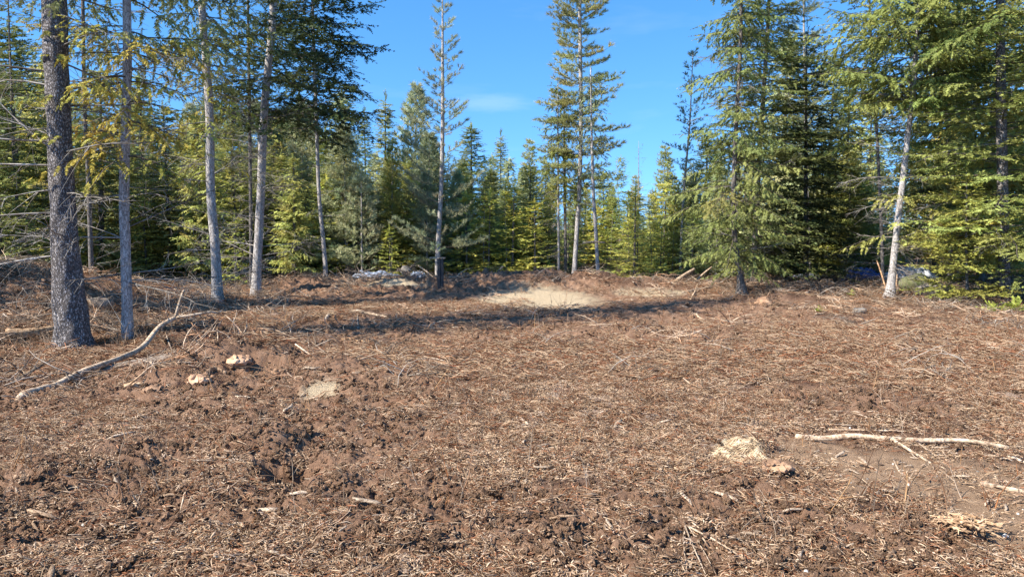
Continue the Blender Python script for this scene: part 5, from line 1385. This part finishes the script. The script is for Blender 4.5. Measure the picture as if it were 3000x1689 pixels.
def roots(name, label, cat, centre, n, L, r0, mat, col, seed, dirv=None, spread=1.0, flat_=.4, core=0, core_mat=None):
    r = np.random.default_rng(seed); root = empty(name, centre, label, cat)
    for k in range(n):
        d = r.normal(0, spread, 3) * np.array([1, .8, flat_]) + (np.array(dirv) if dirv is not None else 0); d[2] = abs(d[2]) if r.random() < .7 else d[2]; d /= np.linalg.norm(d) + 1e-6
        l = L * r.uniform(.5, 1.1); b = r.normal(0, .35, 3) * np.array([1, 1, .4]); s = np.linspace(0, 1, 8)[:, None]
        C = r.normal(0, .12 * L if n < 50 else .55 * L, 3) * np.array([1, 1, .1]) + d * l * s + b * l * s ** 2 - np.array([0, 0, .12 * l]) * s ** 2
        mb = MB(); add_tube(mb, C, r0 * r.uniform(.5, 1.1) * np.linspace(1, .25, 8), 5, np.array(col) * r.uniform(.8, 1.15), 0, .2, k)
        for q in range(2):
            p, tt = interp(C, np.array([r.uniform(.3, .8)])); dd = tt[0] / np.linalg.norm(tt[0]) + r.normal(0, .6, 3); dd /= np.linalg.norm(dd)
            add_tube(mb, [p[0], p[0] + dd * l * .15, p[0] + dd * l * .3], [r0 * .4, r0 * .3, r0 * .12], 4, col, cap=False)
        mb.build('root', mat, root)
    if core:
        mb = MB(); v, f = lump(seed, .7, .45, base=ICO3); mb.add(v * core, f); mb.build('soil_core', core_mat or M_CLOD, root)
    return root
roots('root_mass', 'shredded tan root mass on the dirt in the lower right corner', 'roots', gp(2420, 1340, .03), 60, .11, .010, M_WOOD, (1.0, .80, .60), 801, (.5, -.35, .0), .9, .12)
roots('root_mass', 'upturned grey root mass on the brush pile left of the post', 'roots', Vector((at(1020, 700, 23.5).x, 23.5, H(-3.3, 23.5) + .38)), 18, .55, .022, M_WOOD, (.36, .36, .38), 802, None, 1, .9, core=.2, core_mat=M_ROCK)
roots('root_mass', 'low tangle of grey roots at the left end of the snowy brush pile', 'roots', Vector((at(905, 700, 23.5).x, 23.5, H(-4.8, 23.5) + .28)), 16, .5, .018, M_WOOD, (.40, .40, .42), 803, None, 1, .6)
roots('root_mass', 'dark uprooted heap of roots and soil in the middle of the clearing, right side', 'roots', gp(1920, 768, .02), 22, .55, .016, M_WOOD, (.42, .34, .28), 804, (.5, 0, 0), .9, .25, core=.2)
roots('root_mass', 'broken grey roots piled on the left soil heap', 'roots', gp(60, 720, .05), 18, .5, .016, M_WOOD, (.62, .52, .44), 805, None, 1, .5, core=.15)
# fan of thin roots at the bottom
g = gp(1722, 1330, .01); root = empty('root_fan', g, 'fan of long thin pale roots spreading toward the bottom edge right of centre', 'roots')
for a, w in (([(1722, 1330), (1740, 1385), (1774, 1449)], 6), ([(1727, 1330), (1800, 1380), (1870, 1420), (1937, 1446)], 6), ([(1735, 1326), (1790, 1350), (1845, 1376), (1900, 1380)], 4), ([(1790, 1350), (1810, 1400), (1840, 1449)], 5),
             ([(1722, 1330), (1718, 1380), (1728, 1449)], 4), ([(1730, 1332), (1770, 1400), (1800, 1455)], 3), ([(1860, 1418), (1900, 1440), (1960, 1436), (2010, 1430)], 4), ([(1800, 1372), (1860, 1390), (1920, 1392)], 3)):
    mb = MB(); stick_mesh(mb, a, w, PALE_, .4, n=6, k=14, lifts=[.012] * len(a), rough=.25); o = mb.build('root', M_WOOD, root); o.matrix_parent_inverse = root.matrix_world.inverted(); o.location = (0, 0, 0)
    n_ = len(o.data.vertices); v = np.empty(n_ * 3, np.float32); o.data.vertices.foreach_get('co', v); v = v.reshape(-1, 3) - np.array(g, np.float32); o.data.vertices.foreach_set('co', v.ravel()); o.data.update(); o.matrix_parent_inverse.identity()
# the white shredded hump
g = gp(1870, 1140); mb = MB(); r = np.random.default_rng(9)
for k in range(900):
    a = r.uniform(0, 2 * PI); q = math.sqrt(r.random()); x0 = g.x + math.cos(a) * q * .20; y0 = g.y + math.sin(a) * q * .13
    h = r.normal(.15, .45); L = r.uniform(.05, .16); P_ = []
    for s in (-.5, -.15, .2, .5):
        xx = x0 + math.cos(h) * L * s; yy = y0 + math.sin(h) * L * s * .8; P_.append((xx - g.x, yy - g.y, surf1(xx, yy) + .004 + .010 * r.random() - g.z))
    add_tube(mb, P_, np.array([.6, 1, .9, .4]) * r.uniform(.0018, .0045), 3, np.array((1.2, 1.12, .92)) * r.uniform(.75, 1.1), cap=False)
o = mb.build('shredded_stump', M_STRAW); o.location = g; tag(o, 'whitish shredded stump humped out of the dirt, left of the long white pole', 'stump')

# thin bare stems in the shadow strip
r = np.random.default_rng(77)
def stem(px, py, hpx, lab, lean=None):
    g = gp(px, py); hgt = hpx / FP * g.y; mb = MB(); l = r.normal(0, .18) if lean is None else lean
    C = np.array([(0, 0, -.02), (l * hgt * .3, 0, hgt * .4), (l * hgt * .9, r.normal(0, .05), hgt)]); C = np.array([tuple(p) for p in curve_pts(C, 8)])
    add_tube(mb, C, .004 * np.linspace(1.1, .35, 8), 4, (.9, .7, .55), cap=False)
    for q in range(r.integers(1, 4)):
        p, tt = interp(C, np.array([r.uniform(.3, .85)])); d = np.array([r.normal(0, .5), r.normal(0, .3), 1]); d /= np.linalg.norm(d); ll = hgt * r.uniform(.2, .4)
        add_tube(mb, [p[0], p[0] + d * ll * .5, p[0] + d * ll], [.0025, .002, .0012], 3, (.9, .7, .55), cap=False)
    o = mb.build('sapling_stem', M_WOOD); o.location = g; tag(o, lab, 'sapling', 'bare sapling stems standing in the clearing')
for px, py, hpx, lab in [(1424, 850, 55, 'tallest bare stem in the dark shadow strip'), (1436, 832, 45, 'bare stem right behind the tallest one in the shadow strip'), (1395, 835, 50, 'bare stem left of the tallest one in the shadow strip'),
    (1310, 840, 38, 'lone bare stem at the left of the shadowed stems'), (1450, 848, 30, 'short forked stem right of the tallest shadowed stem'), (1500, 845, 42, 'bare stem leaning right, beyond the short forked stem'),
    (1540, 835, 40, 'forked stem near the right end of the shadowed stems'), (1585, 830, 34, 'rightmost short stem before the shadow strip fades'), (1676, 832, 30, 'small stem alone right of the shadow strip'),
    (1185, 860, 60, 'reddish stem at the left end of the shadow strip'), (1337, 905, 55, 'branching stem standing in the sunlit litter below the strip'), (1190, 1040, 110, 'two-legged thin stem rising in front of the stub'),
    (1423, 755, 62, 'thin stem standing in front of the sand hollow'), (975, 728, 60, 'bare twig upright at the left of the mound'), (2324, 1104, 45, 'upright peg behind the long white pole'),
    (2505, 1110, 60, 'thin upright stalk near the right end of the long pole')]:
    stem(px, py, hpx, lab)
# small green tufts
def tuft(px, py, s, lab, seed):
    g = gp(px, py); rr = np.random.default_rng(seed); mb = MB(); n = 26; d = rr.normal(0, 1, (n, 3)); d[:, 2] = np.abs(d[:, 2]) * .7 + .1; d0 = 0
    place(mb, FIRS, np.zeros((n, 3)) + rr.normal(0, s * .12, (n, 3)) * np.array([1, 1, .1]), d, np.tile([0, 0, 1.], (n, 1)) + rr.normal(0, .3, (n, 3)), np.full(n, s) * rr.uniform(.6, 1.1, n), np.tile([1.2, 1.25, .8], (n, 1)))
    o = mb.build('green_tuft', M_GOLD, smooth=False); o.location = g; tag(o, lab, 'plant')
tuft(2057, 786, .14, 'small green tuft alone in the clearing right of the debris heap', 1)
tuft(2500, 785, .28, 'leafy green plant under the thick-trunked fir', 2)
tuft(2560, 782, .32, 'leafy green plant at the right picture edge under the firs', 3)
tuft(2375, 755, .25, 'yellow-green broken bough on the ground before the low fir', 4)
tuft(2140, 745, .20, 'pale green sprig in the brush below the yellow log', 5)
print('things', time.time() - T0, 'tris', sum(len(m.polygons) for m in bpy.data.meshes))
